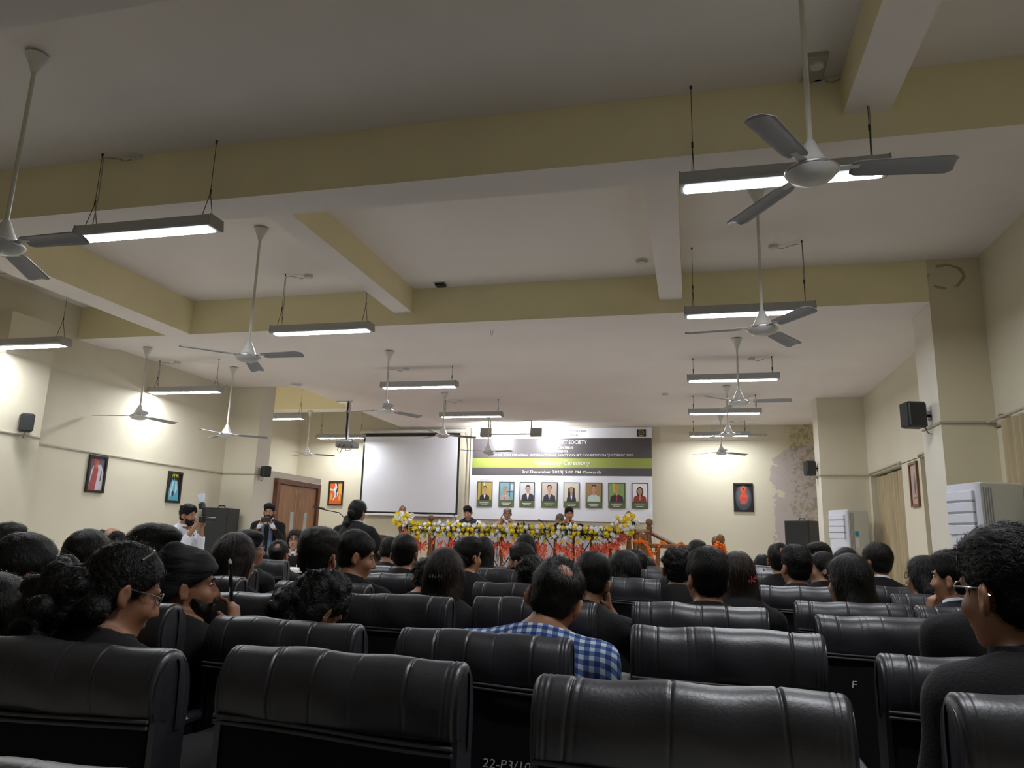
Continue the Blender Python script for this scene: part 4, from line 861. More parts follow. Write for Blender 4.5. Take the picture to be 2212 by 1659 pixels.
# ------------------------------------------------------------------ auditorium chairs
CH = .94
PROF = [(-.054, .792), (-.060, .805), (-.065, .825), (-.067, .85), (-.064, .878), (-.054, .905), (-.038, .925), (-.016, .937), (.008, .938), (.030, .930), (.048, .914), (.060, .890), (.066, .86), (.068, .82), (.066, .78), (.062, .76)]
def chair_variant(seed):
    rg = random.Random(seed); r = empty('auditorium_chair'); Wd = .28
    # cushioned top wrap with pulled creases
    cre = sorted([(-.175+rg.uniform(-.04, .03), rg.uniform(.45, .8), rg.uniform(-.02, .02)), (rg.uniform(-.05, .05), rg.uniform(.15, .5), rg.uniform(-.03, .03)), (.15+rg.uniform(-.04, .04), rg.uniform(.4, .8), rg.uniform(-.03, .03))]+[(rg.uniform(-.2, .2), .15, rg.uniform(-.03, .03)) for _ in range(2)])
    xs = set(np.linspace(-Wd, Wd, 41).round(5))
    for c, s, sl in cre:
        for d in (-.011, -.007, -.004, -.002, 0, .002, .004, .007, .011): xs.add(round(c+d, 5))
    for e in (-1, 1):
        for c in (.246, .257):
            for d in (-.003, 0, .003): xs.add(round(e*(c+d), 5))
        for d in (.266, .270, .274, .277, .279): xs.add(round(e*d, 5))
    xs = sorted(x for x in xs if abs(x) <= Wd); n = len(PROF)
    # smooth profile
    t = np.linspace(0, 1, n); tt = np.linspace(0, 1, 34); py = np.interp(tt, t, [p[0] for p in PROF]); pz = np.interp(tt, t, [p[1] for p in PROF])
    cy, cz = 0.0, .80; b = MB(); vs = []; K = len(tt)
    ph = [rg.uniform(0, 6) for _ in range(6)]
    for x in xs:
        e = abs(x); k = 1.0 if e < .262 else math.sqrt(max(0.0, 1-((e-.262)/.0185)**2))
        sag = .0035*math.sin(x*9+ph[0])+.0015*math.sin(x*21+ph[1])
        for j in range(K):
            ny, nz = py[j]-cy, max(0, pz[j]-.86); l = math.hypot(py[j], pz[j]-.86)+1e-6; oy, oz = py[j]/l, (pz[j]-.86)/l
            d = 0; s_top = math.exp(-((tt[j]-.42)/.30)**2); xx = x
            for c, s, sl in cre:
                q_ = (x-c); d -= .0050*s*math.exp(-(q_/.0032)**2)*(.35+.65*s_top); d += .0006*s*(math.exp(-((q_-.008)/.005)**2)+math.exp(-((q_+.008)/.005)**2))*s_top
                xx += sl*math.exp(-(q_/.05)**2)*(tt[j]-.4)
            for c in (.246, .257): d -= .0014*math.exp(-((e-c)/.0022)**2)
            d += sag*s_top+.002*math.sin(x*33+tt[j]*9+ph[2])
            yy = py[j]*(k if k < 1 else 1); zz = .80+(pz[j]-.80)*(1-(1-k)*.18)
            vs.append((xx, yy+oy*d, zz+(oz if pz[j] > .84 else 0)*d))
    b.add(vs, [((i)*K+j, (i)*K+j+1, (i+1)*K+j+1, (i+1)*K+j) for i in range(len(xs)-1) for j in range(K-1)])
    wr_ = b.build('headrest_wrap', 'leather', r, 80)
    # double stitched hem under the wrap
    w1, w2 = rg.uniform(.004, .012), rg.uniform(-.008, .008)
    for dz in (0, -.013):
        pts = [(x, -.061-.003*math.sin(x*14+ph[3]), .792+dz+w1*.6*math.sin(x*6+ph[4])+w2*x/.28) for x in np.linspace(-.27, .27, 28)]
        MB().tube(pts, .0042, 6).build('hem_piping', 'stitch', wr_, 80)
    MB().box(-.272, .272, -.048, .055, .34, .90, c=.02).build('backrest', 'chair_fabric', r)
    MB().grid(lambda a, c: ((a-.5)*.53, .060+.018*math.sin(math.pi*a)*math.sin(math.pi*min(1, c*1.3)), .45+.45*c), 10, 10).build('back_cushion', 'leather', r, 80)
    for s in (-1, 1):
        b = MB(); pts = [(y*.86, .80+(z-.80)*.90) for y, z in PROF]+[(.05, .36), (-.044, .36)]; k_ = len(pts)
        b.add([(s*x, y, z) for x in (.262, .276) for y, z in pts], [tuple(range(k_)), tuple(range(k_, 2*k_))]+[(q_, (q_+1) % k_, k_+(q_+1) % k_, k_+q_) for q_ in range(k_)]); b.build('side_panel', 'leather', r)
    b = MB(); b.box(-.255, .255, .06, .56, .37, .46, c=.035); b.build('seat', 'leather', r)
    for s in (-1, 1):
        ar_ = MB().box(s*.295-.025, s*.295+.025, .05, .42, .555, .59, c=.012).build('armrest', 'leather', r); MB().box(s*.295-.014, s*.295+.014, .05, .10, .40, .555).build('arm_support', 'black_metal', ar_, 0); MB().box(s*.295-.014, s*.295+.014, .34, .39, .40, .555).build('arm_support', 'black_metal', ar_, 0)
        for y in (-.02, .50): MB().tube([(s*.23, y, .38), (s*.24, y*1.08, 0)], .016, 8).build('leg', 'black_metal', r)
        
    return r
chair_protos = [chair_variant(k) for k in (1, 2, 3, 4)]; chair_n = [0]; chair_pos = []
for p_ in chair_protos: p_.location = (0, 0, -50)
def chair(x, y, zt, label, v=None, rz=0.0):
    v = chair_n[0] % 4 if v is None else v; chair_n[0] += 1
    r = copy_tree(chair_protos[v]); r.location = (x, y, 0); r.rotation_euler = (0, 0, rz); r.scale = (1, 1, (EYE+zt)/CH); tag(r, label, 'chair', 'black auditorium chairs'); chair_pos.append((x, y)); return r
# ------------------------------------------------------------------ people: bodies grown from a smooth distance field
def V3(*a): return np.array(a, float)
def rotm(yaw=0, pitch=0, roll=0):
    """columns: right, forward, up of a head that looks along +Y; yaw>0 turns to its left, pitch>0 looks down, roll>0 tips to its right"""
    cy, sy = math.cos(yaw), math.sin(yaw); cp, sp = math.cos(-pitch), math.sin(-pitch); cr, sr = math.cos(roll), math.sin(roll)
    Rz = np.array([[cy, -sy, 0], [sy, cy, 0], [0, 0, 1]]); Rx = np.array([[1, 0, 0], [0, cp, -sp], [0, sp, cp]]); Ry = np.array([[cr, 0, sr], [0, 1, 0], [-sr, 0, cr]])
    return Rz @ Rx @ Ry
class Field:
    def __init__(s): s.p = []
    def rc(s, a, b, ra, rb, k=.03): s.p.append(('rc', np.array(a, float), np.array(b, float), ra, rb, k)); return s
    def el(s, c, r, R=None, k=.03): s.p.append(('el', np.array(c, float), np.array(r, float), np.eye(3) if R is None else R, 0, k)); return s
    def cut(s, p, n): n = np.array(n, float); s.p.append(('cut', np.array(p, float), n/np.linalg.norm(n), 0, 0, 0)); return s
    def sub(s, c, r, R=None, k=.01): s.p.append(('sub', np.array(c, float), np.array(r, float), np.eye(3) if R is None else R, 0, k)); return s
    def bounds(s, off):
        lo, hi = np.full(3, 9e9), np.full(3, -9e9)
        for q in s.p:
            if q[0] == 'rc':
                for c, r in ((q[1], q[3]), (q[2], q[4])): lo = np.minimum(lo, c-r); hi = np.maximum(hi, c+r)
            elif q[0] == 'el': m_ = q[2].max(); lo = np.minimum(lo, q[1]-m_); hi = np.maximum(hi, q[1]+m_)
        return lo-off, hi+off
    def mesh(s, name, mats, h=.012, off=0.0, disp=None):
        lo, hi = s.bounds(off+2.5*h); n = np.ceil((hi-lo)/h).astype(int)+1
        ax = [lo[i]+h*np.arange(n[i]) for i in range(3)]
        Fd = np.full(n, .2, np.float32)
        for q in s.p:
            if q[0] == 'cut':
                d = ((ax[0]-q[1][0])*q[2][0])[:, None, None]+((ax[1]-q[1][1])*q[2][1])[None, :, None]+((ax[2]-q[1][2])*q[2][2])[None, None, :]
                np.maximum(Fd, d, out=Fd, casting='unsafe'); continue
            if q[0] == 'rc': l2 = np.minimum(q[1]-q[3], q[2]-q[4]); h2 = np.maximum(q[1]+q[3], q[2]+q[4])
            else: m_ = q[2].max(); l2 = q[1]-m_; h2 = q[1]+m_
            mg = .045+off; sl = []
            for i in range(3):
                a = max(0, int((l2[i]-mg-lo[i])/h)); b = min(n[i], int((h2[i]+mg-lo[i])/h)+2); sl.append(slice(a, max(a, b)))
            X = ax[0][sl[0]][:, None, None].astype(np.float32); Y = ax[1][sl[1]][None, :, None].astype(np.float32); Z = ax[2][sl[2]][None, None, :].astype(np.float32)
            if X.size == 0 or Y.size == 0 or Z.size == 0: continue
            if q[0] == 'rc':
                a, b = q[1], q[2]; ab = b-a; L2 = max(ab@ab, 1e-9)
                px, py, pz = X-a[0], Y-a[1], Z-a[2]; t = np.clip((px*ab[0]+py*ab[1]+pz*ab[2])/L2, 0, 1)
                d = np.sqrt((px-t*ab[0])**2+(py-t*ab[1])**2+(pz-t*ab[2])**2)-(q[3]+(q[4]-q[3])*t)
            else:
                c, r, R = q[1], q[2], q[3]; px, py, pz = X-c[0], Y-c[1], Z-c[2]
                e = [R[0, i]*px+R[1, i]*py+R[2, i]*pz for i in range(3)]
                k0 = np.sqrt(sum((e[i]/r[i])**2 for i in range(3))); k1 = np.sqrt(sum((e[i]/r[i]**2)**2 for i in range(3)))+1e-6
                d = k0*(k0-1)/k1
            S = Fd[tuple(sl)]; k = q[5]
            if q[0] == 'sub':
                d = -d; hh = np.maximum(k-np.abs(S-d), 0)/k; Fd[tuple(sl)] = np.maximum(S, d)+hh*hh*k*.25
            else:
                d = d-off; hh = np.maximum(k-np.abs(S-d), 0)/k; Fd[tuple(sl)] = np.minimum(S, d)-hh*hh*k*.25
        v, f = surf_net(Fd, lo, h)
        if disp is not None: v = v+disp(v)
        me = bpy.data.meshes.new(name); me.vertices.add(len(v)); me.vertices.foreach_set('co', v.astype(np.float32).ravel())
        me.loops.add(f.size); me.loops.foreach_set('vertex_index', f.astype(np.int32).ravel()); me.polygons.add(len(f)); me.polygons.foreach_set('loop_start', np.arange(0, f.size, 4, dtype=np.int32)); me.polygons.foreach_set('use_smooth', np.ones(len(f), bool))
        me.materials.append(MATS[mats]); me.update(calc_edges=True); return me
def surf_net(Fd, lo, h):
    ins = Fd < 0; c = np.zeros(tuple(np.array(Fd.shape)-1), np.int8)
    sx = lambda A, i, j, k: A[i:A.shape[0]-1+i, j:A.shape[1]-1+j, k:A.shape[2]-1+k]
    for i in (0, 1):
        for j in (0, 1):
            for k in (0, 1): c += sx(ins, i, j, k)
    I, J, K = np.nonzero((c > 0) & (c < 8)); N = len(I); idx = np.full(c.shape, -1, np.int32); idx[I, J, K] = np.arange(N)
    cor = [(i, j, k) for i in (0, 1) for j in (0, 1) for k in (0, 1)]; vals = [Fd[I+a, J+b, K+d] for a, b, d in cor]
    acc = np.zeros((N, 3)); cnt = np.zeros(N)
    for a in range(8):
        for b in range(a+1, 8):
            if sum(abs(cor[a][q]-cor[b][q]) for q in range(3)) != 1: continue
            va, vb = vals[a], vals[b]; x = (va < 0) != (vb < 0); t = np.where(x, va/np.where(x, va-vb, 1), 0)
            pa, pb = np.array(cor[a], float), np.array(cor[b], float); acc += np.where(x[:, None], pa+(pb-pa)*t[:, None], 0); cnt += x
    P = np.stack([I, J, K], 1)+acc/cnt[:, None]; P = lo+P*h
    Q = []
    for axn in range(3):
        A = np.moveaxis(ins, axn, 0); ID = np.moveaxis(idx, axn, 0)
        ch = A[:-1, 1:-1, 1:-1] != A[1:, 1:-1, 1:-1]; a, b, d = np.nonzero(ch); pos = A[a, b+1, d+1]
        q = np.stack([ID[a, b, d], ID[a, b+1, d], ID[a, b+1, d+1], ID[a, b, d+1]], 1)
        fl = pos if axn != 1 else ~pos
        q[~fl] = q[~fl][:, ::-1]; Q.append(q)
    Q = np.concatenate(Q); Q = Q[(Q >= 0).all(1)]; return P, Q
def snoise(v, f, seed=0):
    r = np.random.RandomState(seed); o = np.zeros(len(v))
    for k in range(6):
        d = r.normal(size=3); d /= np.linalg.norm(d); o += np.sin(v@d*f*(1+.35*k)+r.uniform(0, 6))/(1+.25*k)
    return o/3
def unit(a): a = np.array(a, float); return a/(np.linalg.norm(a)+1e-9)
def add_hand(F_, Wp, f, n, side, curl=.5, s=1.0):
    """palm, four fingers and a thumb; f: towards the fingertips, n: palm normal, side=+1 thumb along cross(f,n)"""
    f = unit(f); n = unit(np.array(n)-f*np.dot(n, f)); l = np.cross(f, n)*side
    for o in (-.024, -.008, .008, .024): F_.rc(Wp+l*o*.6*s, Wp+(f*.082+l*o)*s, .017*s, .0135*s, .010)
    for i, (o, ln, r) in enumerate(((.028, .070, .0088), (.009, .078, .009), (-.010, .073, .0088), (-.028, .057, .008))):
        p = Wp+(f*.082+l*o)*s; a = curl*(.75+.12*i)
        for j, q in enumerate((.45, .32, .23)):
            t = a*(j+.6); d = f*math.cos(t)+n*math.sin(t); p2 = p+d*ln*q*s; F_.rc(p, p2, (r-.0006*j)*s, (r-.0011*(j+1))*s, .003); p = p2
    b = Wp+(f*.022+l*.028)*s; d = unit(f*.65+l*.75+n*.35); p2 = b+d*.036*s; F_.rc(b, p2, .013*s, .011*s, .008); d = unit(f*.85+l*.30+n*(.35+.4*curl)); F_.rc(p2, p2+d*.03*s, .0105*s, .0088*s, .004)
def top_drop(hs, hair):
    k = {'turban': .163, 'messybun': .149, 'curlypony': .152, 'curly': .150, 'none': .12, 'bald_top': .122}.get(hair, .142 if hair in ('short', 'thin', 'swept', 'fade', 'wavy') else .147)
    return .0735+.085*hs+k*hs-.275
def seated(htop, lx=0, ly=.05, sw=.185, arms=None):
    """joint positions of a seated figure, origin on the floor below the hips, facing +Y"""
    zN = htop-.275; J = dict(pel=V3(0, 0, .56), N=V3(lx, ly, zN)); J['chest'] = J['pel']*.32+J['N']*.68+V3(0, -.01, -.0)
    J['S'] = [J['N']+V3(s*sw, -.01, -.085) for s in (-1, 1)]
    J['E'] = [J['S'][i]+V3(s*.05, .04, -.27) for i, s in enumerate((-1, 1))]; J['W'] = [J['E'][i]+V3(-s*.05, .22, -.03) for i, s in enumerate((-1, 1))]
    J['hf'] = [(V3(-s*.25, .95, -.15), V3(0, -.1, -1), -s) for s in (-1, 1)]; J['curl'] = [.35, .35]
    J['hip'] = [V3(s*.09, .04, .54) for s in (-1, 1)]; J['knee'] = [V3(s*.12, .44, .53) for s in (-1, 1)]; J['ank'] = [V3(s*.12, .46, .10) for s in (-1, 1)]
    if arms: arms(J)
    return J
def standing(htop, lx=0, ly=.0, sw=.19, arms=None):
    k = htop/1.70; J = dict(pel=V3(0, 0, .93*k), N=V3(lx, ly, htop-.275)); J['chest'] = J['pel']*.30+J['N']*.70
    J['S'] = [J['N']+V3(s*sw, -.01, -.08) for s in (-1, 1)]; J['E'] = [J['S'][i]+V3(s*.05, -.02, -.29*k) for i, s in enumerate((-1, 1))]; J['W'] = [J['E'][i]+V3(s*.0, .06, -.25*k) for i, s in enumerate((-1, 1))]
    J['hf'] = [(V3(0, .1, -1), V3(-s, 0, 0), s) for s in (-1, 1)]; J['curl'] = [.4, .4]
    J['hip'] = [V3(s*.09, 0, .90*k) for s in (-1, 1)]; J['knee'] = [V3(s*.11, .02, .49*k) for s in (-1, 1)]; J['ank'] = [V3(s*.12, -.02, .09) for s in (-1, 1)]
    if arms: arms(J)
    return J
def head_prims(F_, C, R, face=True, s=1.0, ear=True, bald=False):
    T = lambda x, y, z: C+R@(V3(x, y, z)*s)
    F_.el(T(0, -.012, .025), V3(.076, .094, .094)*s, R, .02); F_.el(T(0, .032, -.045), V3(.058, .062, .074)*s, R, .03); F_.el(T(0, .066, -.098), V3(.024, .020, .018)*s, R, .025)
    F_.rc(T(0, .090, .008), T(0, .109, -.030), .008*s, .0125*s, .012); F_.rc(T(-.012, .096, -.036), T(.012, .096, -.036), .0085*s, .0085*s, .008)
    F_.rc(T(-.04, .076, .026), T(.04, .076, .026), .010*s, .010*s, .015)
    F_.rc(T(-.018, .088, -.068), T(.018, .088, -.068), .0075*s, .0075*s, .008)
    for q in (-1, 1): F_.el(T(q*.036, .062, -.030), V3(.024, .024, .022)*s, R, .02)
    if ear:
        for q in (-1, 1):
            Re = R@np.array([[math.cos(.6*q), -math.sin(.6*q), 0], [math.sin(.6*q), math.cos(.6*q), 0], [0, 0, 1]])
            F_.el(T(q*.086, -.014, -.012), V3(.0095, .022, .034)*s, Re, .006); F_.el(T(q*.080, -.006, -.034), V3(.008, .011, .014)*s, R, .006); F_.sub(T(q*.0985, -.012, -.008), V3(.0085, .0105, .019)*s, Re, .006)
    if face:
        for q in (-1, 1): F_.sub(T(q*.032, .094, .012), V3(.017, .014, .010)*s, R, .010)
PERSONS = [0]
def hair_strands(me, C, R, body, mt, n, L_, style, wd=.0011, seed=0):
    rg = np.random.RandomState(seed); nv = len(me.vertices); co = np.empty(nv*3, np.float32); me.vertices.foreach_get('co', co); co = co.reshape(-1, 3).astype(float)
    no = np.empty(nv*3, np.float32); me.vertices.foreach_get('normal', no); no = no.reshape(-1, 3).astype(float)
    k = rg.randint(0, nv, n); p = co[k]+rg.normal(size=(n, 3))*.003; nn = no[k]
    q = (p-C)@R
    if style == 'down': d = np.tile(V3(0, 0, -1.0), (n, 1))
    else:
        crown = V3(.015, -.05, .135); d = (q-crown); d[:, 2] -= .02; d = d@R.T
        if style == 'swept': d = d*.35+np.tile(R@V3(0, -1, .15), (n, 1))*.12
    if style == 'curl': d = rg.normal(size=(n, 3))
    d = d+rg.normal(size=(n, 3))*np.linalg.norm(d, axis=1)[:, None]*.16
    d = d-nn*(d*nn).sum(1)[:, None]; d /= np.linalg.norm(d, axis=1)[:, None]+1e-9; s = np.cross(d, nn)
    Ln = L_*rg.uniform(.5, 1.25, n)[:, None]; lift = rg.uniform(.0, .08 if style == 'down' else .16 if style == 'curl' else .16, n)[:, None]; kap = 0 if style == 'down' else (3.2 if style != 'curl' else -2)
    T = (0, .34, .67, 1.0); rows = []; sway = rg.normal(size=(n, 1))*(.14 if style != 'curl' else .6)
    for t in T:
        x = Ln*t; c = p+nn*.0008+d*x+nn*(x*lift*(1-.35*t)-x*x*kap)+s*(x*sway*t); w = wd*(1-.75*t)*rg.uniform(.7, 1.2, n)[:, None]
        rows += [c-s*w, c+s*w]
    v = np.stack(rows, 1).reshape(-1, 3); b = (np.arange(n)*8)[:, None, None]; f = (b+np.array([[0, 1, 3, 2], [2, 3, 5, 4], [4, 5, 7, 6]])[None]).reshape(-1, 4)
    m2 = bpy.data.meshes.new('hair_strands'); m2.vertices.add(len(v)); m2.vertices.foreach_set('co', v.astype(np.float32).ravel()); m2.loops.add(f.size); m2.loops.foreach_set('vertex_index', f.astype(np.int32).ravel()); m2.polygons.add(len(f)); m2.polygons.foreach_set('loop_start', np.arange(0, f.size, 4, dtype=np.int32)); m2.polygons.foreach_set('use_smooth', np.ones(len(f), bool))
    m2.materials.append(MATS[mt]); m2.update(calc_edges=True); o = link('hair_strands', m2, body); o['kind'] = 'stuff'; return o
def build_person(loc, rz, J, hy=0, hp=0, hr=0, skin='skin_a', hair='short', hairm='hair_black', coat='suit_black', shirt=None, tie=None, res=.0125, hs=1.0, face=False, label='', glasses=False, beard=False, collar=True, sleeves=None, seated_=True, extra=None, blazer_front=False, htilt=(0, .02), long=.30, ears=True, trousers='trousers'):
    R = rotm(hy, hp, hr); N_ = J['N']; nk = unit(V3(htilt[0], htilt[1]+.0, .1)); Cb = N_+nk*.075
    C = Cb+R@V3(0, .012, .085*hs)
    F_ = Field()
    # torso
    ch = J['chest']; pl = J['pel']
    F_.el(pl, (.165, .125, .13)); F_.rc(pl+V3(0, 0, .05), ch, .135, .13, .05); F_.el(ch, (.165, .115, .17), None, .05)
    F_.rc(J['S'][0]+V3(.045, 0, .0), J['S'][1]-V3(.045, 0, .0), .062, .062, .05)
    for i in (0, 1): F_.rc(N_+V3(0, -.01, -.005), J['S'][i]+V3(0, 0, .005), .050, .050, .04)
    F_.rc(N_-nk*.03, Cb+R@V3(0, -.012, .03), .060, .054, .03)
    head_prims(F_, C, R, face, hs, ears)
    for i in (0, 1):
        F_.rc(J['S'][i], J['E'][i], .053, .042, .03); F_.rc(J['E'][i], J['W'][i], .041, .028, .02)
        F_.rc(J['hip'][i], J['knee'][i], .085, .060, .04); F_.rc(J['knee'][i], J['ank'][i], .056, .038, .03); F_.rc(J['ank'][i]+V3(0, -.02, -.045), J['ank'][i]+V3(0, .14, -.06), .036, .028, .03)
        f, n, sd = J['hf'][i]; add_hand(F_, J['W'][i], f, n, sd, J['curl'][i])
    body = link('person', F_.mesh('body', skin, res)); body.location = loc; body.rotation_euler = (0, 0, rz); tag(body, label, 'person'); PERSONS[0] += 1
    # clothing: the same torso and arms, one cloth thickness larger, cut below the neck
    G = Field(); G.el(pl, (.165, .125, .13)); G.rc(pl+V3(0, 0, .05), ch, .135, .13, .05); G.el(ch, (.165, .115, .17), None, .05)
    if not seated_: G.rc(pl, pl-V3(0, 0, .10), .14, .15, .05)
    ins_ = .085 if sleeves else .045; G.rc(J['S'][0]+V3(ins_, 0, 0), J['S'][1]-V3(ins_, 0, 0), .062, .062, .05)
    for i, s_ in enumerate((-1, 1)):
        if sleeves: G.rc(N_+V3(0, -.01, -.005), J['S'][i]-V3(s_*.07, 0, -.02), .052, .052, .04)
        else: G.rc(N_+V3(0, -.01, -.005), J['S'][i]+V3(0, 0, .005), .050, .050, .04); G.rc(J['S'][i], J['S'][i]*.98+J['E'][i]*.02, .058, .055, .03)
    def arms_to(H, t=.93, o=.004):
        for i in (0, 1): H.rc(J['S'][i], J['E'][i], .053, .044, .03); H.rc(J['E'][i], J['E'][i]*(1-t)+J['W'][i]*t, .043, .034+o, .02)
    if sleeves is None: arms_to(G)
    G.cut(N_+V3(0, 0, .030), unit(V3(nk[0]*.25, .15+.55, 1.0)))
    ph = RNG.randint(99)
    fold = lambda v: (snoise(v*V3(1, 1, .6), 38, ph)*.0045)[:, None]*np.stack([np.sign(v[:, 0])*.5, np.where(v[:, 1] > 0, .8, -.8), np.zeros(len(v))], 1)
    jk = link('jacket' if coat.startswith('suit') else 'shirt' if 'shirt' in coat or 'plaid' in coat else 'waistcoat', G.mesh('jacket', coat, max(res, .011), .013, fold), body)
    if sleeves:
        H = Field(); arms_to(H, .95); [H.rc(N_+V3(0, -.01, -.03), J['S'][i], .045, .058, .03) for i in (0, 1)]; link('sleeves', H.mesh('sleeves', sleeves, .011, .012, fold), body)
    # trousers and shoes
    T_ = Field(); T_.el(pl-V3(0, 0, .02), (.165, .13, .12))
    for i in (0, 1): T_.rc(J['hip'][i], J['knee'][i], .085, .062, .04); T_.rc(J['knee'][i], J['ank'][i], .060, .052, .03)
    link('trousers', T_.mesh('trousers', trousers, .016, .012), body)
    for i in (0, 1):
        S_ = Field(); S_.rc(J['ank'][i]+V3(0, -.03, -.045), J['ank'][i]+V3(0, .15, -.057), .044, .036, .03); S_.cut(V3(0, 0, .002), (0, 0, -1)); link('shoe', S_.mesh('shoe', 'shoe_black', .014), body)
    # collars
    def ringc(r0, r1, z0, z1, gap, th, nm, m_, tip=.0):
        b = MB(); n = 22; rows = []
        for a in range(n+1):
            t = gap+(2*math.pi-2*gap)*a/n; d = V3(math.sin(t), math.cos(t), 0); u_ = nk
            back = .5-.5*math.cos(t)   # 1 at the nape
            for r, z in ((r0, z0), (r1, z0+(z1-z0)*(.45+.55*back)), (r1+th, z0+(z1-z0)*(.42+.52*back)), (r0+th*1.6, z0-.006)): rows.append(N_+d*V3(r*1.08, r, 0)+u_*z+V3(0, -.004, 0))
        b.add(rows, [(4*i+j, 4*(i+1)+j, 4*(i+1)+(j+1) % 4, 4*i+(j+1) % 4) for i in range(n) for j in range(4)]); return b.build(nm, m_, body, 50)
    if collar:
        ringc(.088, .072, .012, .060, .55, .012, 'collar', coat).parent = jk
        if shirt: ringc(.074, .062, .020, .082, .30, .006, 'shirt_collar', shirt)
    if blazer_front and shirt:
        P_ = Field(); fr = ch+V3(0, .105, .12); P_.rc(N_+V3(0, .045, -.005), ch+V3(0, .118, -.02), .036, .014, .02); link('shirt_front', P_.mesh('shirt_front', shirt, .009, .008), body)
        if tie: P_ = Field(); P_.rc(N_+V3(0, .082, -.02), N_+V3(0, .090, -.035), .009, .008, .01); P_.rc(N_+V3(0, .088, -.035), ch+V3(0, .124, -.06), .006, .012, .01); link('tie', P_.mesh('tie', tie, .007, .008), body)
    # hair
    T = lambda x, y, z: C+R@(V3(x, y, z)*hs)
    H = Field(); hres = min(res, .009); sd = RNG.randint(999)
    curly = hair.startswith('curly')
    def strands(v):
        q = (v-C)@R; an = np.arctan2(q[:, 0], -q[:, 1]+.02); nrm = q/(np.linalg.norm(q, axis=1)[:, None]+1e-6)
        a = (snoise(v, 150 if curly else 70, sd)*(.006 if curly else .0022)+(snoise(v, 60, sd+1)*.006 if curly else snoise(v, 26, sd+3)*.0035))
        return (nrm*a[:, None])@R.T
    th = .020 if hair in ('long', 'bob', 'bun', 'pony', 'curlypony', 'wavy') else .013
    if hair == 'turban':
        H.el(T(0, -.018, .055), V3(.098, .122, .088)*hs, R, .02); H.rc(T(-.05, .04, .075), T(.06, -.06, .11), .05, .055, .03); H.rc(T(.05, .05, .06), T(-.06, -.05, .10), .045, .05, .03); H.el(T(0, -.04, -.01), V3(.088, .085, .06)*hs, R, .02)
        H.cut(T(0, .075, .045), R@V3(0, .55, -.83)); strands = lambda v: (snoise(v*V3(.5, .5, 2.2), 60, sd)*.004)[:, None]*((v-C)/(np.linalg.norm(v-C, axis=1)[:, None]))
    elif hair != 'none':
        male = hair in ('short', 'thin', 'bald_top', 'swept', 'fade', 'curly', 'wavy')
        if male: H.el(T(0, -.018, .043), (V3(.076, .094, .086)+V3(.010, .012, .011))*hs, R, .02)
        else: H.el(T(0, -.016, .030), (V3(.076, .094, .096)+th)*hs, R, .02)
        if hair in ('short', 'thin', 'bald_top', 'swept', 'fade', 'curly', 'wavy'):
            H.el(T(0, -.043, -.026), V3(.0685, .056, .056)*hs, R, .025)
            if hair in ('swept', 'fade', 'wavy', 'curly'): H.el(T(.008, .010, .098), V3(.074, .086, .040)*hs, R, .03)
            if hair == 'fade': H.el(T(0, -.005, .085), V3(.086, .100, .05)*hs, R, .02)
            if hair == 'curly':
                for k in range(26):
                    a, e = RNG.uniform(0, 6.28), RNG.uniform(.0, 1.2); H.el(T(.088*math.cos(a)*math.cos(e), -.016+.10*math.sin(a)*math.cos(e), .035+.098*math.sin(e)), V3(1, 1, 1)*RNG.uniform(.016, .026)*hs, R, .008)
            H.cut(T(0, .055, .030), R@V3(0, .80, -.60)); H.cut(T(0, -.02, -.085), R@V3(0, .45, -.9))
            for q in (-1, 1): H.sub(T(q*.094, -.002, -.028), V3(.032, .040, .052)*hs, R, .01)
            if hair in ('thin', 'bald_top'): n_ = unit(V3(.28, -.72, .62)); cc_ = V3(0, -.012, .025)+n_*.162; H.sub(T(*cc_), V3(.078, .078, .078)*hs, R, .03)
            if hair == 'bald_top': H.sub(T(0, .02, .15), V3(.085, .12, .075)*hs, R, .02)
        else:
            H.el(T(0, -.043, -.03), V3(.084, .068, .088)*hs, R, .02)
            if hair in ('long', 'bob'):
                dn = V3(0, 0, -1); L_ = long if hair == 'long' else .13; back = R@V3(0, -1, 0); back[2] = 0; back = unit(back); sdv = np.cross(back, dn)
                base = T(0, -.055, -.02)
                for o in np.linspace(-.062, .062, 7):
                    ll = L_*RNG.uniform(.80, 1.12)*(1-.25*abs(o)/.062); mid_ = base+sdv*o*1.35+dn*ll*.55+back*.030; H.rc(base+sdv*o+back*-.005, mid_, .040, .036, .03); H.rc(mid_, base+sdv*o*(1.35+RNG.uniform(-.3, .3))+dn*ll+back*(.045 if hair == 'long' else .005), .034, .012, .02)
                H.rc(T(-.078, .0, .0), T(-.082, .0, 0)+dn*L_*.6+back*.03, .026, .022, .03); H.rc(T(.078, .0, .0), T(.082, .0, 0)+dn*L_*.6+back*.03, .026, .022, .03)
            H.cut(T(0, .060, .045), R@V3(0, .93, -.37)) if hair in ('long', 'bob') else H.cut(T(0, .050, .035), R@V3(0, .80, -.60))
            if hair not in ('long', 'bob'):
                H.cut(T(0, -.02, -.095), R@V3(0, .35, -.95))
                for q in (-1, 1): H.sub(T(q*.096, .004, -.030), V3(.026, .030, .040)*hs, R, .01)
            if hair == 'pony':
                H.rc(T(0, -.10, -.06), T(0, -.13, -.11), .030, .036, .02); H.rc(T(0, -.13, -.11), T(0, -.13, -.20), .036, .030, .02)
            if hair == 'bun': H.el(T(0, -.115, -.03), V3(.045, .040, .045)*hs, R, .01)
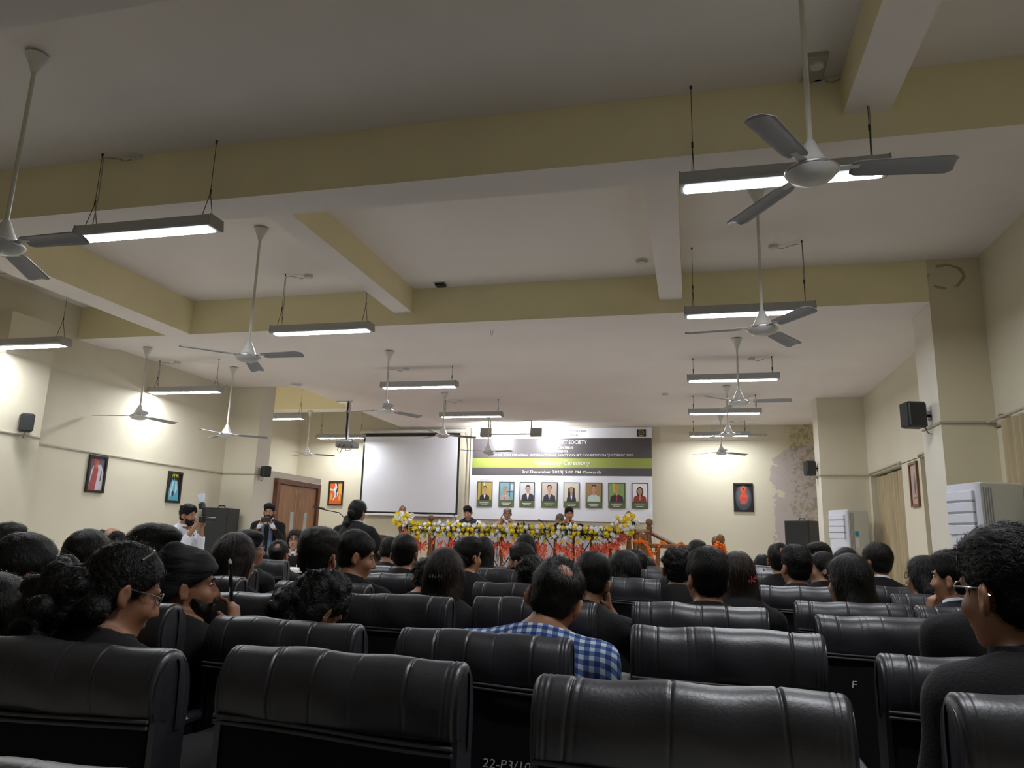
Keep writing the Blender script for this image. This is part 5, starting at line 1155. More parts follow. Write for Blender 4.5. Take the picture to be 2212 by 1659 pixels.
            if hair == 'curlypony':
                p0 = T(-.03, -.10, -.04)
                for k in range(34):
                    t = k/33; c_ = p0+V3(-.05*t, -.02-.02*t, -.17*t)+RNG.normal(size=3)*(.018+.022*math.sin(3.1*t)); H.el(c_, V3(1, 1, 1)*RNG.uniform(.020, .034), None, .012)
                for k in range(24):
                    a, e = RNG.uniform(0, 6.28), RNG.uniform(.1, 1.3); H.el(T(.092*math.cos(a)*math.cos(e), -.016+.105*math.sin(a)*math.cos(e), .035+.10*math.sin(e)), V3(1, 1, 1)*RNG.uniform(.018, .028)*hs, R, .01)
            if hair == 'messybun':
                for k in range(48):
                    t = k/47; c_ = T(-.02, -.10, .02)+V3(-.09*t, -.05, -.26*t)+RNG.normal(size=3)*(.028+.03*math.sin(3.1*t)); H.el(c_, V3(1, 1, 1)*RNG.uniform(.022, .042), None, .015)
    if hair != 'none':
        ho = link('turban' if hair == 'turban' else 'hair', H.mesh('hair', hairm, hres, 0, strands), body)
        if hair != 'turban' and not hair == 'none':
            near = res < .011; st = 'curl' if curly else 'down' if hair in ('long', 'bob') else 'swept' if hair in ('swept', 'wavy', 'fade') else 'crown'
            hair_strands(ho.data, C, R, ho, hairm, 5200 if res < .009 else 3000 if near else 1300, .08 if st == 'down' else .022 if hair in ('short', 'thin', 'fade', 'bald_top') or st == 'curl' else .034, st, .0010 if near else .0016, sd)
    if hair == 'turban' or beard:
        B = Field(); B.el(T(0, .034, -.070), V3(.060, .062, .054)*hs, R, .02); B.el(T(0, .062, -.100), V3(.032, .028, .026)*hs, R, .03)
        for q in (-1, 1): B.rc(T(q*.072, .02, -.02), T(q*.055, .05, -.085), .012, .016, .02)
        B.cut(T(0, .085, -.052), R@V3(0, .25, .97)); B.sub(T(0, .102, -.068), V3(.022, .016, .007), R, .006); link('beard', B.mesh('beard', hairm if hair != 'turban' else 'hair_black', .008), body)
        M_ = MB(); M_.tube([T(-.034, .088, -.062), T(-.014, .105, -.050), T(0, .108, -.050), T(.014, .105, -.050), T(.034, .088, -.062)], [.004, .007, .006, .007, .004], 6); M_.build('moustache', 'hair_black', body)
    if face:
        for q in (-1, 1):
            E_ = MB(); E_.ball(T(q*.031, .0750, .0115), .0110, 'eye_white', 10, 8, (1, 1, .52)); E_.ball(T(q*.031, .0820, .0112), .0062, 'iris', 8, 6, (1, 1, .85)); E_.build('eye', None, body)
            MB().tube([T(q*.016, .0905, .027), T(q*.034, .090, .032), T(q*.050, .079, .028)], [.0025, .004, .002], 6).build('eyebrow', 'hair_black', body)
        MB().tube([T(-.022, .0945, -.068), T(0, .0985, -.067), T(.022, .0945, -.068)], [.002, .0055, .002], 6).build('lips', 'lips', body)
    if glasses:
        Gm = MB()
        for q in (-1, 1):
            Gm.tube([T(q*.032+.020*math.cos(t), .096-.004*abs(math.cos(t)), .010+.0165*math.sin(t)) for t in np.linspace(0, 2*math.pi, 17)], .0022, 5); Gm.tube([T(q*.052, .092, .014), T(q*.078, .05, .014), T(q*.086, -.01, .010), T(q*.085, -.03, -.005)], .0022, 5)
        Gm.tube([T(-.012, .098, .012), T(0, .102, .013), T(.012, .098, .012)], .002, 5); Gm.build('glasses', 'spectacle' if glasses is True else glasses, body)
    if extra: extra(body, C, R, T, J)
    return body
def person_at(u, v, D, label, lean=(0, .05), face_yaw=0, zseat=True, **k):
    """seat a listener so that the top of the head falls on photo pixel (u, v) at camera depth D"""
    p = onD(u, v, D); hp = k.get('hp', 0); ht = min(max(p.z, 1.04), 1.36)-top_drop(k.get('hs', 1.0), k.get('hair', 'short'))
    tilt = k.get('htilt', (0, .02)); drop = .0
    J = seated(ht+k.pop('up', 0)+(1-math.cos(hp))*.10, lean[0], lean[1], k.pop('sw', .185), k.pop('arms', None))
    hx = lean[0]+tilt[0]*.6+math.sin(k.get('hr', 0))*.12; hy_ = lean[1]+tilt[1]*.6+math.sin(hp)*.13
    rz = k.pop('rz', 0.0); off = Matrix.Rotation(rz, 3, 'Z') @ Vector((hx, hy_, 0))
    loc = Vector((p.x-off.x, p.y-off.y, 0)); body = build_person(loc, rz, J, label=label, **k); return body, loc
# ------------------------------------------------------------------ the audience
rad = math.radians
def A_cheek(side, w, f=(0, -.2, 1), n=None, e=None, curl=.8):
    """arm pose: one hand raised to the face; side 0 left, 1 right; w offset of the wrist from the neck"""
    def fn(J):
        s = 1 if side else -1; J['W'][side] = J['N']+V3(*w); J['E'][side] = J['S'][side]+V3(*(e or (s*.10, .14, -.20))); J['hf'][side] = (V3(*f), V3(*(n or (-s, 0, .1))), s if n is None else s); J['curl'][side] = curl
    return fn
def clip(body, C, R, T, J):
    b = MB(); b.tube([T(x, -.136-.004*math.cos(x*30), .0) for x in (-.035, -.02, 0, .02, .035)], .006, 6)
    for x in (-.03, -.015, 0, .015, .03): b.tube([T(x, -.138, .014), T(x, -.146, -.002), T(x, -.134, -.02)], .003, 5)
    b.build('hair_clip', 'black_plastic', body)
def butterfly(body, C, R, T, J):
    b = MB(); c = (.055, -.105, -.005)
    for s in (-1, 1):
        for dz, w, h in ((.012, .024, .022), (-.012, .018, .016)): b.poly([T(c[0]+s*.003, c[1]-.008, c[2]), T(c[0]+s*w, c[1]-.012, c[2]+dz+h*.6), T(c[0]+s*(w+.006), c[1]-.010, c[2]+dz*.5), T(c[0]+s*w*.6, c[1]-.010, c[2]+dz-h*.3)], 'butterfly_pink')
    b.tube([T(c[0], c[1]-.008, c[2]-.02), T(c[0], c[1]-.010, c[2]+.02)], .003, 6, 'butterfly_pink'); b.build('butterfly_clip', None, body)
def slide(body, C, R, T, J):
    b = MB(); b.tube([T(.03, .02, .128), T(.055, .01, .115), T(.075, -.01, .09)], .0035, 6); b.build('hair_slide', 'silver', body)
def flyaway(n, l):
    def fn(body, C, R, T, J):
        b = MB()
        for k in range(n):
            a, e = RNG.uniform(0, 6.28), RNG.uniform(.1, 1.5); d = V3(math.cos(a)*math.cos(e), math.sin(a)*math.cos(e), math.sin(e)); p = V3(0, -.016, .03)+d*V3(.088, .106, .108)
            t = unit(np.cross(d, RNG.normal(size=3))); L_ = l*RNG.uniform(.4, 1.2); b.tube([T(*p), T(*(p+t*L_*.5+d*L_*.25)), T(*(p+t*L_+d*L_*.30+V3(0, 0, -.02)))], [.0012, .0009, .0004], 3)
        b.build('loose_hairs', 'hair_black', body)['kind'] = 'stuff'
    return fn
def both(*fs):
    def fn(*a):
        for f in fs: f(*a)
    return fn
def crown_skin(body, C, R, T, J): pass
# explicit chairs read off the photograph: x, y, height of the top relative to the eye, label
EX = [(-.02, 1.45, -.25, 'empty black leather chair nearest the bottom centre-right', 0), (-.742, 1.55, -.255, 'empty black leather chair at the bottom, left of the numbered chair', 1), (-1.405, 1.50, -.265, 'black leather chair of the woman with the messy tied hair', 2),
      (.085, 2.38, -.25, 'empty black leather chair right of the plaid shirt man', 3), (.75, 2.25, -.275, 'black leather chair second row right, partly behind the bespectacled man', 0), (-.64, 2.31, -.292, 'black leather chair of the plaid shirt man with a number chalked on its back', 1),
      (-1.35, 2.35, -.295, 'black leather chair of the curly ponytail woman', 2), (.68, 1.43, -.23, 'black leather chair of the bespectacled man at the right edge', 1), (-.67, .72, -.255, 'black leather chair top cut off by the bottom left corner', 3),
      (.015, 3.3, -.255, 'black leather chair of the man with swept-back hair', 2), (.75, 3.3, -.27, 'empty black leather chair in front of the long-haired woman in profile', 3), (.78, 4.2, -.28, 'black leather chair of the long-haired woman in profile', 0),
      (-.69, 3.3, -.265, 'black leather chair of the man resting his cheek on his hand', 1), (-1.35, 3.3, -.275, 'empty black leather chair left of the woman with the claw clip', 3), (-1.96, 3.03, -.275, 'black leather chair of the man with faded hair sides', 0), (-1.93, 2.17, -.24, 'black leather chair of the turbaned man', 1),
      (-2.62, 2.12, -.25, 'black leather chair of the person with the blue collar ribbon', 2), (-2.12, 1.48, -.25, 'black leather chair of the person in navy at the left edge', 0),
      (.50, 6.55, -.22, 'empty black leather chair, nearest of three behind the pink clip', 1), (.52, 7.4, -.22, 'empty black leather chair, middle of three behind the pink clip', 2), (.55, 8.2, -.22, 'empty black leather chair, farthest of three behind the pink clip', 3)]
chairs = [chair(*a[:4], v=a[4]) for a in EX]
# chalk numbers on two chair backs
for ch_i, body_, u0, u1, v, yb in ((5, '22-P3/105', 1041, 1160, 1648, 2.255), (10, 'F', 1841, 1853, 1479, 3.245)):
    a, c = onY(u0, v, yb), onY(u1, v, yb); cx, cy, cz = chairs[ch_i].location; sz = chairs[ch_i].scale[2]
    me = text_mesh(body_, c.x-a.x, .026, ((a.x+c.x)/2-cx, -.0495, a.z/sz), .12); me.materials.append(MATS['chalk']); link('chalk_number', me, chairs[ch_i])
def shrug(J):
    for i in (0, 1): J['S'][i] = J['S'][i]+V3(-.02, 0, .035); J['E'][i] = J['E'][i]+V3(-.01, 0, .02)
PP = [  # u, v(top), depth, label, chair phrase or None, options
 (1205, 1190, 2.66, 'person in a blue checked shirt with thinning crown seen from behind', None, dict(hair='thin', coat='plaid_cloth', hp=rad(24), hr=rad(13), hy=rad(0), hs=1.08, res=.0075, skin='skin_a', lean=(-.05, .02), sw=.235, arms=shrug, collar=True, htilt=(.05, .05), extra=flyaway(200, .018), up=.0)),
 (2175, 1121, 1.66, 'person in a black blazer and glasses at the right edge', None, dict(hair='wavy', hairm='hair_curly', coat='suit_charcoal', hy=rad(28), hp=rad(4), hs=1.05, res=.0075, glasses='silver', skin='skin_a', lean=(.04, .05), sw=.185, htilt=(-.075, .03), extra=flyaway(160, .035))),
 (272, 1158, 2.06, 'person with messy tied hair and glasses bending right, near left', None, dict(hair='messybun', hairm='hair_curly', coat='suit_charcoal', hy=rad(-36), hp=rad(20), hs=.98, res=.0085, glasses='silver', skin='skin_a', lean=(-.02, .05), sw=.18, extra=both(slide, flyaway(110, .04)))),
 (693, 1214, 2.85, 'person with curly ponytail bowing the head low', None, dict(hair='curlypony', hairm='hair_curly', hy=rad(-22), hp=rad(38), hr=rad(8), res=.0095, lean=(0, .02), up=-.02, coat='suit_charcoal', extra=flyaway(130, .035))),
 (1282, 1187, 3.5, 'person in black leaning the cheek on the hand behind the checked shirt', None, dict(hair='short', hp=rad(22), hr=rad(12), hy=rad(6), res=.0085, lean=(.16, .06), arms=A_cheek(1, (.09, .12, .01), (-.1, -.1, 1), None, (.14, .10, -.22), 1.0), skin='skin_b')),
 (962, 1181, 4.05, 'person with long brown hair held by a black claw clip', 'long brown hair', dict(hair='long', hairm='hair_brown', res=.010, long=.33, hs=1.08, extra=clip)),
 (1526, 1181, 3.42, 'person with swept-back black hair and dark jacket collar turned left', None, dict(hair='swept', hy=rad(28), res=.0085, hs=1.04, coat='suit_charcoal', skin='skin_a')),
 (1592, 1189, 4.3, 'person with long hair and a pink butterfly clip', 'pink butterfly clip', dict(hair='long', hairm='hair_brown', long=.38, hs=1.05, hy=rad(6), extra=butterfly)),
 (1833, 1194, 4.1, 'person with long black hair in left profile before the right aisle', None, dict(hair='long', long=.30, hy=rad(42), hs=1.12, res=.0095, skin='skin_c', face=True)),
 (1893, 1169, 5.3, 'person in black with a bright white collar glancing left', 'bright white collar on the right', dict(hair='short', hy=rad(38), shirt='shirt_white', hs=1.05, res=.0105, skin='skin_a')),
 (1995, 1197, 4.6, 'person with bobbed hair and glasses turned left', 'bobbed hair and glasses', dict(hair='bob', hy=rad(45), glasses=True, shirt='shirt_white', skin='skin_c', face=True, res=.011)),
 (2063, 1187, 3.55, 'person holding a hand to the mouth near the right edge', 'hand held to the mouth', dict(hair='swept', hy=rad(48), res=.0085, shirt='shirt_white', skin='skin_a', coat='suit_navy', arms=A_cheek(0, (-.10, .13, -.03), (.15, .0, 1), (1, .2, 0), (-.10, .16, -.18), 1.1), face=True)),
 (2165, 1146, 2.5, 'person in dark navy jacket half hidden behind the glasses wearer', None, dict(hair='short', coat='suit_black', hy=rad(5), hp=rad(10), lean=(.05, .05), sw=.22, up=.02)),
 (690, 1138, 3.6, 'person with faded sides and thick dark hair, straight from behind', None, dict(hair='fade', hs=1.05, res=.0095, skin='skin_a', sw=.21)),
 (766, 1143, 4.35, 'person with short hair in right profile looking down', 'short-haired right profile', dict(hair='short', hy=rad(-58), hp=rad(14), hs=1.08, res=.0085, skin='skin_a', sw=.21, face=True)),
 (62, 1148, 2.95, 'person with smooth dark hair and a blue collar ribbon', None, dict(hair='bun', hs=1.15, hy=rad(-28), res=.010, coat='suit_black', shirt='shirt_white')),
 (2, 1233, 2.12, 'person in navy cut off by the left edge', None, dict(hair='short', coat='suit_navy', hy=rad(30), hs=1.05, res=.010, skin='skin_a')),
 (16, 1128, 4.6, 'person far left whose dark head meets the picture edge', 'head at the far left edge', dict(hair='wavy', hs=1.1, shirt='shirt_white')),
 (195, 1141, 3.85, 'person with flat dark hair below the red-robed picture', 'flat dark hair below the red-robed picture', dict(hair='bun', hs=1.1)),
 (243, 1139, 5.5, 'person with a bald head below the left wall pictures', 'bald head', dict(hair='bald_top', skin='skin_c')),
 (333, 1131, 3.4, 'person with glossy black hair turned right, left of the turban', 'glossy black hair beside the turban', dict(hair='swept', hs=1.18, hy=rad(-45), res=.0095, skin='skin_a', sw=.20, beard=True)),
 (408, 1172, 2.78, 'person in a black turban holding a phone to the beard', None, dict(hair='turban', hairm='turban_cloth', hy=rad(-52), hs=1.0, res=.0085, shirt='shirt_white', skin='skin_a', coat='suit_charcoal', arms=A_cheek(1, (.15, .14, .00), (-.25, .1, 1), (-1, -.1, 0), (.10, .12, -.20), .9), face=True)),
 (512, 1148, 4.35, 'person with straight long dark hair left of the standing man', 'straight long hair on the left', dict(hair='long', hairm='hair_brown', long=.30, hs=1.15, hy=rad(-12))),
 (539, 1144, 5.6, 'person with glasses just beyond the straight long hair', 'glasses beyond the straight long hair', dict(hair='wavy', hy=rad(-45), glasses='silver', hs=1.05, face=True)),
 (604, 1165, 6.9, 'person in black seated before the standing man', 'dark head before the standing man', dict(hair='thin', hs=1.0, sw=.21)),
 (844, 1158, 6.6, 'person bowed right behind the speaker at the podium', 'bowed head right of the podium speaker', dict(hair='short', hp=rad(25))),
 (876, 1151, 5.4, 'person with neat hair and both ears showing left of the palm', 'neat hair left of the palm', dict(hair='short', hs=1.08, res=.0105, skin='skin_a')),
 (927, 1201, 4.62, 'person with curly short hair bending low beside the brown hair', 'curly short hair bending low', dict(hair='curly', hairm='hair_curly', hp=rad(25), hs=1.0)),
 (1010, 1159, 5.25, 'person with thick side-swept hair below the beige suit', 'thick side-swept hair', dict(hair='swept', hy=rad(-30), hs=1.02, skin='skin_a')),
 (1044, 1158, 6.5, 'person with very long straight hair below the head table', 'very long straight hair', dict(hair='long', long=.34)),
 (1128, 1173, 5.9, 'person with glasses and dark beard in left profile', 'glasses and dark beard', dict(hair='swept', hy=rad(70), glasses=True, beard=True, hs=1.05, skin='skin_a', face=True, res=.0105)),
 (1136, 1153, 7.1, 'person with rounded dark hair just beyond the bearded profile', 'rounded dark hair beyond the bearded profile', dict(hair='bob', hs=1.05)),
 (1147, 1198, 4.6, 'person with curly head peeking left of the checked shirt', 'curly head left of the checked shirt', dict(hair='curly', hairm='hair_curly', hs=.95)),
 (1347, 1187, 5.3, 'person with shoulder-length hair and glasses turned left, centre right', 'shoulder-length hair and glasses', dict(hair='bob', hy=rad(55), glasses=True, hs=1.12, skin='skin_c', face=True, coat='suit_black')),
 (1374, 1184, 6.6, 'person with dark bun just right of the shoulder-length hair', 'dark bun at the railing foot', dict(hair='bun', hs=1.05, shirt='shirt_white')),
 (1397, 1206, 7.6, 'person bent forward under the diagonal marigold string', 'bent figure under the marigolds', dict(hair='bob', hp=rad(30))),
 (1463, 1179, 5.05, 'person with curly hair and white collar, right of the stage', 'curly hair and white collar', dict(hair='curly', hairm='hair_curly', shirt='shirt_white', hs=1.08, res=.0105, skin='skin_a')),
 (1505, 1166, 7.2, 'person with flat-topped hair beyond the curly head', 'flat-topped hair', dict(hair='swept', hs=1.05)),
 (1647, 1196, 8.0, 'person with tiny bun beside the equipment table', 'tiny bun by the equipment table', dict(hair='bun')),
 (1682, 1171, 5.95, 'person with thinning crown on the right side', 'thinning crown on the right', dict(hair='thin', hs=1.05, skin='skin_a')),
 (1718, 1176, 5.0, 'person with tousled wavy hair and bare left ear', 'tousled wavy hair', dict(hair='wavy', hairm='hair_curly', hy=rad(25), hs=1.1, res=.0105, skin='skin_a', coat='suit_navy', sw=.20)),
 (1769, 1171, 6.9, 'person in sharp left profile, farther of two before the loudspeaker', 'farther left profile by the loudspeaker', dict(hair='fade', hy=rad(82), skin='skin_c', face=True)),
 (1777, 1190, 5.9, 'person in left profile with tied hair, nearer of two before the loudspeaker', 'nearer left profile by the loudspeaker', dict(hair='bun', hy=rad(85), skin='skin_c', face=True)),
 (1826, 1181, 6.4, 'person with rounded flat hair before the far air conditioner', 'rounded hair before the far air conditioner', dict(hair='bob', hs=1.1)),
]
for (u, v, D, lb, cp, o) in PP:
    o = dict(o); lean = o.pop('lean', (0, .05)); body, loc = person_at(u, v, D, lb, lean, **o)
    if 'turban holding' in lb: TURB = body
    if cp:
        x, y = loc.x, loc.y-.235
        if not any(abs(x-a) < .57 and abs(y-b) < .42 for a, b in chair_pos): chair(x, y, -.255+random.uniform(-.015, .02), 'black leather chair of the person with the '+cp if not cp.startswith(('head', 'bowed', 'bent', 'nearer', 'farther', 'dark head', 'short-haired right', 'hand')) else 'black leather chair under the '+cp)
        else: print('NO CHAIR', lb, round(x, 2), round(y, 2))
q = Matrix.Translation(TURB.location) @ Vector((.115, .185, .0)); q.z = TURB.location.z+onD(440, 1255, 2.75).z
ph_ = empty('mobile_phone', q, rad(35)); tag(ph_, 'slim dark phone held against the beard of the turbaned person', 'phone'); ph_.rotation_euler = (rad(12), rad(-8), rad(38))
MB().box(-.005, .005, -.036, .036, -.075, .075, c=.003).build('phone_body', 'black_plastic', ph_); pb_ = ph_.children[0]; MB().box(-.0064, -.0045, -.032, .032, -.07, .07).build('phone_screen', 'black_screen', pb_, 0)
# a further empty chair that shows between the heads
p = onD(140, 1220, 4.6); chair(p.x, p.y, -.25, 'empty black leather chair below the left wall pictures')
ORD = ['first', 'second', 'third', 'fourth', 'fifth', 'sixth', 'seventh']
for ry, y in enumerate((1.5, 2.35, 3.2, 4.05, 4.9, 5.75, 6.6)):      # mostly hidden left-block seats, added to cut light bounced off the bare floor
    for rx, x in enumerate((-6.15, -5.45, -4.75, -4.05, -3.35)):
        if not any(abs(x-a_) < .66 and abs(y-b_) < .62 for a_, b_ in chair_pos): chair(x, y, -.27, 'added black leather chair, far left block, %s row, %s from the wall' % (ORD[ry], ORD[rx]))
for ry, y in enumerate((2.3, 3.2, 7.3)):  # right-hand seats, likewise added to absorb floor bounce
    for rx, x in enumerate((1.45, 2.15)):
        if not any(abs(x-a_) < .66 and abs(y-b_) < .62 for a_, b_ in chair_pos): chair(x, y, -.27, 'added black leather chair by the right wall, %s row from the camera, %s side' % (['first', 'second', 'last'][ry], ['aisle', 'window'][rx]))
# ------------------------------------------------------------------ people on their feet and on the stage
def local_world(body, q): return Matrix.Translation(body.location) @ Matrix.Rotation(body.rotation_euler[2], 4, 'Z') @ Vector(q)
# man filming with a phone by the door
p = onY(584, 1087, 11.0)
def arms_phone(J):
    for i, s in enumerate((-1, 1)): J['E'][i] = J['S'][i]+V3(s*.07, .07, -.25); J['W'][i] = J['N']+V3(s*.085, .25, -.05); J['hf'][i] = (V3(-s*.25, .15, 1), V3(-s*.8, .3, 0), s); J['curl'][i] = .7
J = standing(p.z-top_drop(1, 'fade'), 0, .0, .20, arms_phone)
def scarf(body, C, R, T, J):
    for s in (-1, 1):
        S_ = Field(); c = J['chest']; n = J['N']; S_.rc(n+V3(s*.075, .03, .0), c+V3(s*.065, .115, .05), .030, .036, .02); S_.rc(c+V3(s*.065, .115, .05), c+V3(s*.06, .13, -.38), .036, .040, .02); link('scarf_end', S_.mesh('scarf', 'scarf_blue', .012), body)
    for i in (0, 1): q = J['E'][i]*.12+J['W'][i]*.88; S_ = Field(); S_.rc(q, J['W'][i], .036, .034, .01); link('cuff', S_.mesh('cuff', 'shirt_white', .009), body)
man = build_person((p.x, p.y, 0), math.pi+.42, J, hp=rad(6), hair='fade', beard=True, face=True, glasses='silver', coat='suit_black', shirt='shirt_white', tie='tie_dark', blazer_front=True, res=.0085, seated_=False, label='person standing in black suit and blue scarf filming with a phone', extra=scarf)
q = local_world(man, J['N']+V3(.0, .315, .025)); ph_ = empty('mobile_phone', q, math.pi+.42); tag(ph_, 'dark mobile phone held up by the standing man', 'phone')
MB().box(-.075, .075, -.005, .005, -.036, .036, c=.003).build('phone_body', 'black_plastic', ph_); pb_ = ph_.children[0]; MB().box(-.07, .07, -.0062, -.0045, -.032, .032).build('phone_screen', 'black_screen', pb_, 0); MB().lathe([(.006, .005), (.006, .008)], 10, None, Matrix.Translation((.055, 0, .018)) @ Matrix.Rotation(-math.pi/2, 4, 'X')).build('lens', 'glass', ph_)
# photographer in white
p = onY(402, 1087, 9.0)
def arms_cam(J):
    for i, s in enumerate((-1, 1)): J['E'][i] = J['S'][i]+V3(s*.06, .14, -.22); J['W'][i] = J['N']+V3(s*.07, .24, .0+.02*i); J['hf'][i] = (V3(-s*.3, .55, .8), V3(-s*.8, -.1, .2), s); J['curl'][i] = .9
J = standing(p.z-top_drop(1.08, 'curly'), 0, .05, .19, arms_cam)
def strap(body, C, R, T, J):
    n, c = J['N'], J['chest']; MB().tube([n+V3(-.11, .10, -.12), n+V3(-.10, .03, .04), n+V3(-.12, -.10, -.04), c+V3(-.13, -.15, -.05)], .012, 6).build('camera_strap', 'black_plastic', body)
    B = Field(); B.el(c+V3(0, -.20, -.06), (.14, .09, .20)); link('backpack', B.mesh('backpack', 'backpack_blue', .013), body)
pg = build_person((p.x-.05, p.y, 0), -math.pi/2+.05, J, hp=rad(4), hair='curly', hairm='hair_curly', beard=True, coat='shirt_white', collar=True, hs=1.08, res=.0085, seated_=False, label='person in white shirt with a backpack photographing the stage', extra=strap, htilt=(0, .05), trousers='suit_charcoal')
q = local_world(pg, J['N']+V3(0, .30, .11)); cm = empty('photo_camera', q, -math.pi/2+.05); tag(cm, 'black camera with upright flash held by the photographer', 'camera')
MB().box(-.07, .07, -.04, .03, -.05, .045, c=.01).build('camera_body', 'black_plastic', cm); MB().lathe([(.038, 0), (.038, .05), (.034, .06), (.036, .15), (.040, .17)], 16, None, Matrix.Translation((0, .03, 0)) @ Matrix.Rotation(-math.pi/2, 4, 'X')).build('lens', 'black_plastic', cm)
MB().box(-.03, .03, -.025, .025, .05, .16, c=.006).build('flash_unit', 'black_plastic', cm); MB().box(-.034, .034, -.04, .035, .15, .23, c=.008, M=Matrix.Rotation(.25, 4, 'X')).build('flash_head', 'black_plastic', cm); fh_ = bpy.data.objects['flash_head']
MB().lathe([(.036, 0), (.044, .05), (.055, .11), (.052, .115)], 14, None, Matrix.Translation((0, -.055, .235)) @ Matrix.Rotation(.25, 4, 'X')).build('flash_diffuser', 'clear_plastic', fh_)
# speaker at the podium
p = onY(768, 1078, 8.2)
def arms_pod(J):
    J['E'][1] = J['S'][1]+V3(.14, .08, -.22); J['W'][1] = J['E'][1]+V3(.13, .17, .09); J['hf'][1] = (V3(.5, .6, .4), V3(-.3, .3, .3), 1); J['curl'][1] = .7
    J['E'][0] = J['S'][0]+V3(-.08, .06, -.27); J['W'][0] = J['E'][0]+V3(.0, .22, .06); J['hf'][0] = (V3(.1, 1, -.2), V3(0, -.1, -1), 1)
J = standing(p.z-top_drop(1.05, 'bun'), .03, .05, .20, arms_pod)
def robe(body, C, R, T, J):
    S_ = Field(); S_.rc(J['chest'], J['pel'], .17, .20, .05); S_.rc(J['pel'], J['pel']-V3(0, 0, .5), .20, .23, .05)
    for i in (0, 1): S_.rc(J['S'][i], J['E'][i], .065, .085, .04); S_.rc(J['E'][i], J['E'][i]*.35+J['W'][i]*.65, .075, .085, .03)
    link('gown', S_.mesh('gown', 'suit_black', .014, .01), body)
    q = J['E'][1]*.15+J['W'][1]*.85; S2 = Field(); S2.rc(q, J['W'][1], .036, .034, .01); link('cuff', S2.mesh('cuff', 'shirt_white', .009), body)
    B = Field()
    for k in range(16): t = k/15; B.el(T(-.01, -.12, -.10)+V3(-.01, -.02, -.12*t)+RNG.normal(size=3)*.014, V3(1, 1, 1)*RNG.uniform(.026, .04), None, .015)
    link('ponytail', B.mesh('ponytail', 'hair_curly', .010), body)
build_person((p.x, p.y-.07, 0), 0.0, J, hy=rad(-12), hp=rad(8), hair='bun', coat='suit_black', shirt='shirt_white', hs=1.05, res=.0095, seated_=False, label='person in a black gown speaking at the podium, seen from behind', extra=robe, skin='skin_c')
# woman at the small desk
p = onD(637, 1142, 9.5)
def arms_desk(J):
    for i, s in enumerate((-1, 1)): J['E'][i] = J['S'][i]+V3(s*.07, .10, -.24); J['W'][i] = J['E'][i]+V3(-s*.08, .20, .02); J['hf'][i] = (V3(-s*.4, .8, -.1), V3(0, 0, -1), -s); J['curl'][i] = .6
J = seated(p.z-top_drop(1, 'long'), 0, .03, .175, arms_desk)
wd = build_person((p.x, p.y+.05, 0), math.pi+.30, J, hair='long', hairm='hair_brown', long=.22, glasses=True, face=True, coat='suit_black', shirt='shirt_white', tie='tie_dark', blazer_front=True, res=.0085, skin='skin_c', label='person with long hair and glasses writing at the small desk, facing the camera')
chair(p.x-.09, p.y+.29, -.27, 'black leather chair of the woman writing at the small desk', 0, math.pi+.30)
q = local_world(wd, J['W'][0]+V3(.04, .10, .02)); pn = empty('pen', (q.x, q.y, .765)); tag(pn, 'white pen upright in the hand of the writing woman', 'pen')
MB().tube([(0, 0, -.008), (.004, 0, .0), (.02, .0, .12)], [.001, .005, .005], 8).build('barrel', 'paper', pn); MB().tube([(.02, 0, .12), (.0215, 0, .13)], .0035, 6).build('cap', 'black_plastic', pn)
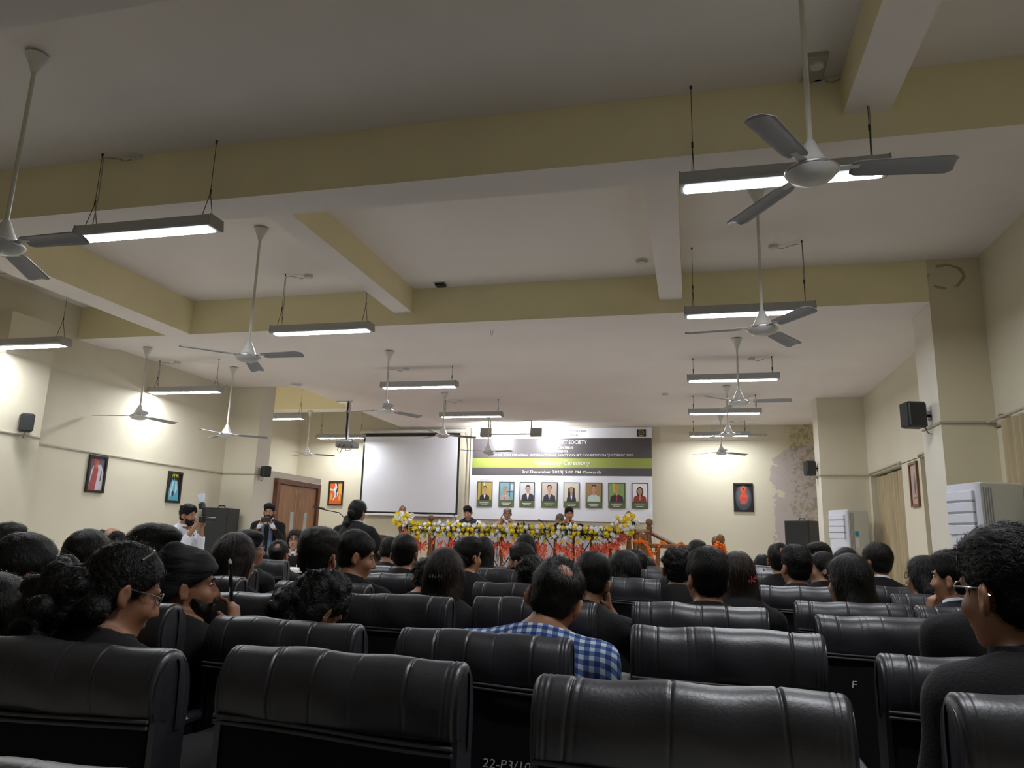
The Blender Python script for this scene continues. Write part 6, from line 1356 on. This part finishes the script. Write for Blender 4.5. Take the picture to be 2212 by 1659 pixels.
# the four on the stage
def stage_person(key, label, rz=math.pi, dy=0.0, **k):
    p = onY(*dign[key]); hp = k.get('hp', 0); J = seated(p.z-ST-top_drop(k.get('hs', 1), k.get('hair', 'short'))+(1-math.cos(hp))*.10, *k.pop('lean', (0, .12)), k.pop('sw', .19), k.pop('arms', None)); t = k.get('htilt', (0, .02))
    off = Matrix.Rotation(rz, 3, 'Z') @ Vector((J['N'][0], J['N'][1]+t[1]*.6+math.sin(hp)*.13, 0)); return build_person((p.x-off.x, p.y-off.y, ST), rz, J, label=label, face=True, res=.0085, **k)
stage_person('vest', 'person in dark waistcoat over white sleeves looking down on stage', hp=rad(24), hair='swept', coat='vest_black', sleeves='shirt_white', skin='skin_c', hs=.95, collar=True, sw=.215)
def beige_arms(J): J['W'][1] = J['N']+V3(.10, .13, .0); J['E'][1] = J['S'][1]+V3(.04, .16, -.20); J['hf'][1] = (V3(-.15, -.05, 1), V3(-1, -.1, 0), 1); J['curl'][1] = .5
stage_person('beige', 'person in beige suit and red tie resting cheek on hand on stage', hp=rad(5), hy=rad(18), hair='bald_top', hairm='hair_grey', coat='suit_beige', shirt='shirt_white', tie='tie_red', blazer_front=True, glasses=True, skin='skin_a', arms=beige_arms, sw=.21, hs=.93)
def dark_arms(J): J['W'][0] = J['N']+V3(-.06, .16, -.03); J['E'][0] = J['S'][0]+V3(-.05, .18, -.18); J['hf'][0] = (V3(.2, -.05, 1), V3(1, -.2, 0), -1); J['curl'][0] = .9
stage_person('dark', 'person in black leaning face on hand beside the yellow waistcoat on stage', hp=rad(12), hy=rad(-8), hr=rad(-8), hair='thin', hairm='hair_grey', coat='suit_black', skin='skin_a', arms=dark_arms, hs=.93)
def yel_arms(J):
    for i, s in enumerate((-1, 1)): J['W'][i] = J['N']+V3(s*.05+.02, .20, -.04); J['E'][i] = J['S'][i]+V3(s*.10, .14, -.21); J['hf'][i] = (V3(-s*.3, .1, 1), V3(-s*.9, -.2, 0), s); J['curl'][i] = 1.1
stage_person('yellow', 'person in yellow waistcoat with black sleeves, hands clasped at the mouth on stage', hp=rad(4), hy=rad(22), hair='swept', coat='vest_yellow', sleeves='suit_black', skin='skin_a', arms=yel_arms, sw=.22, hs=.98)
# prototypes are no longer needed
for p_ in chair_protos:
    for c in list(p_.children_recursive): bpy.data.objects.remove(c)
    bpy.data.objects.remove(p_)
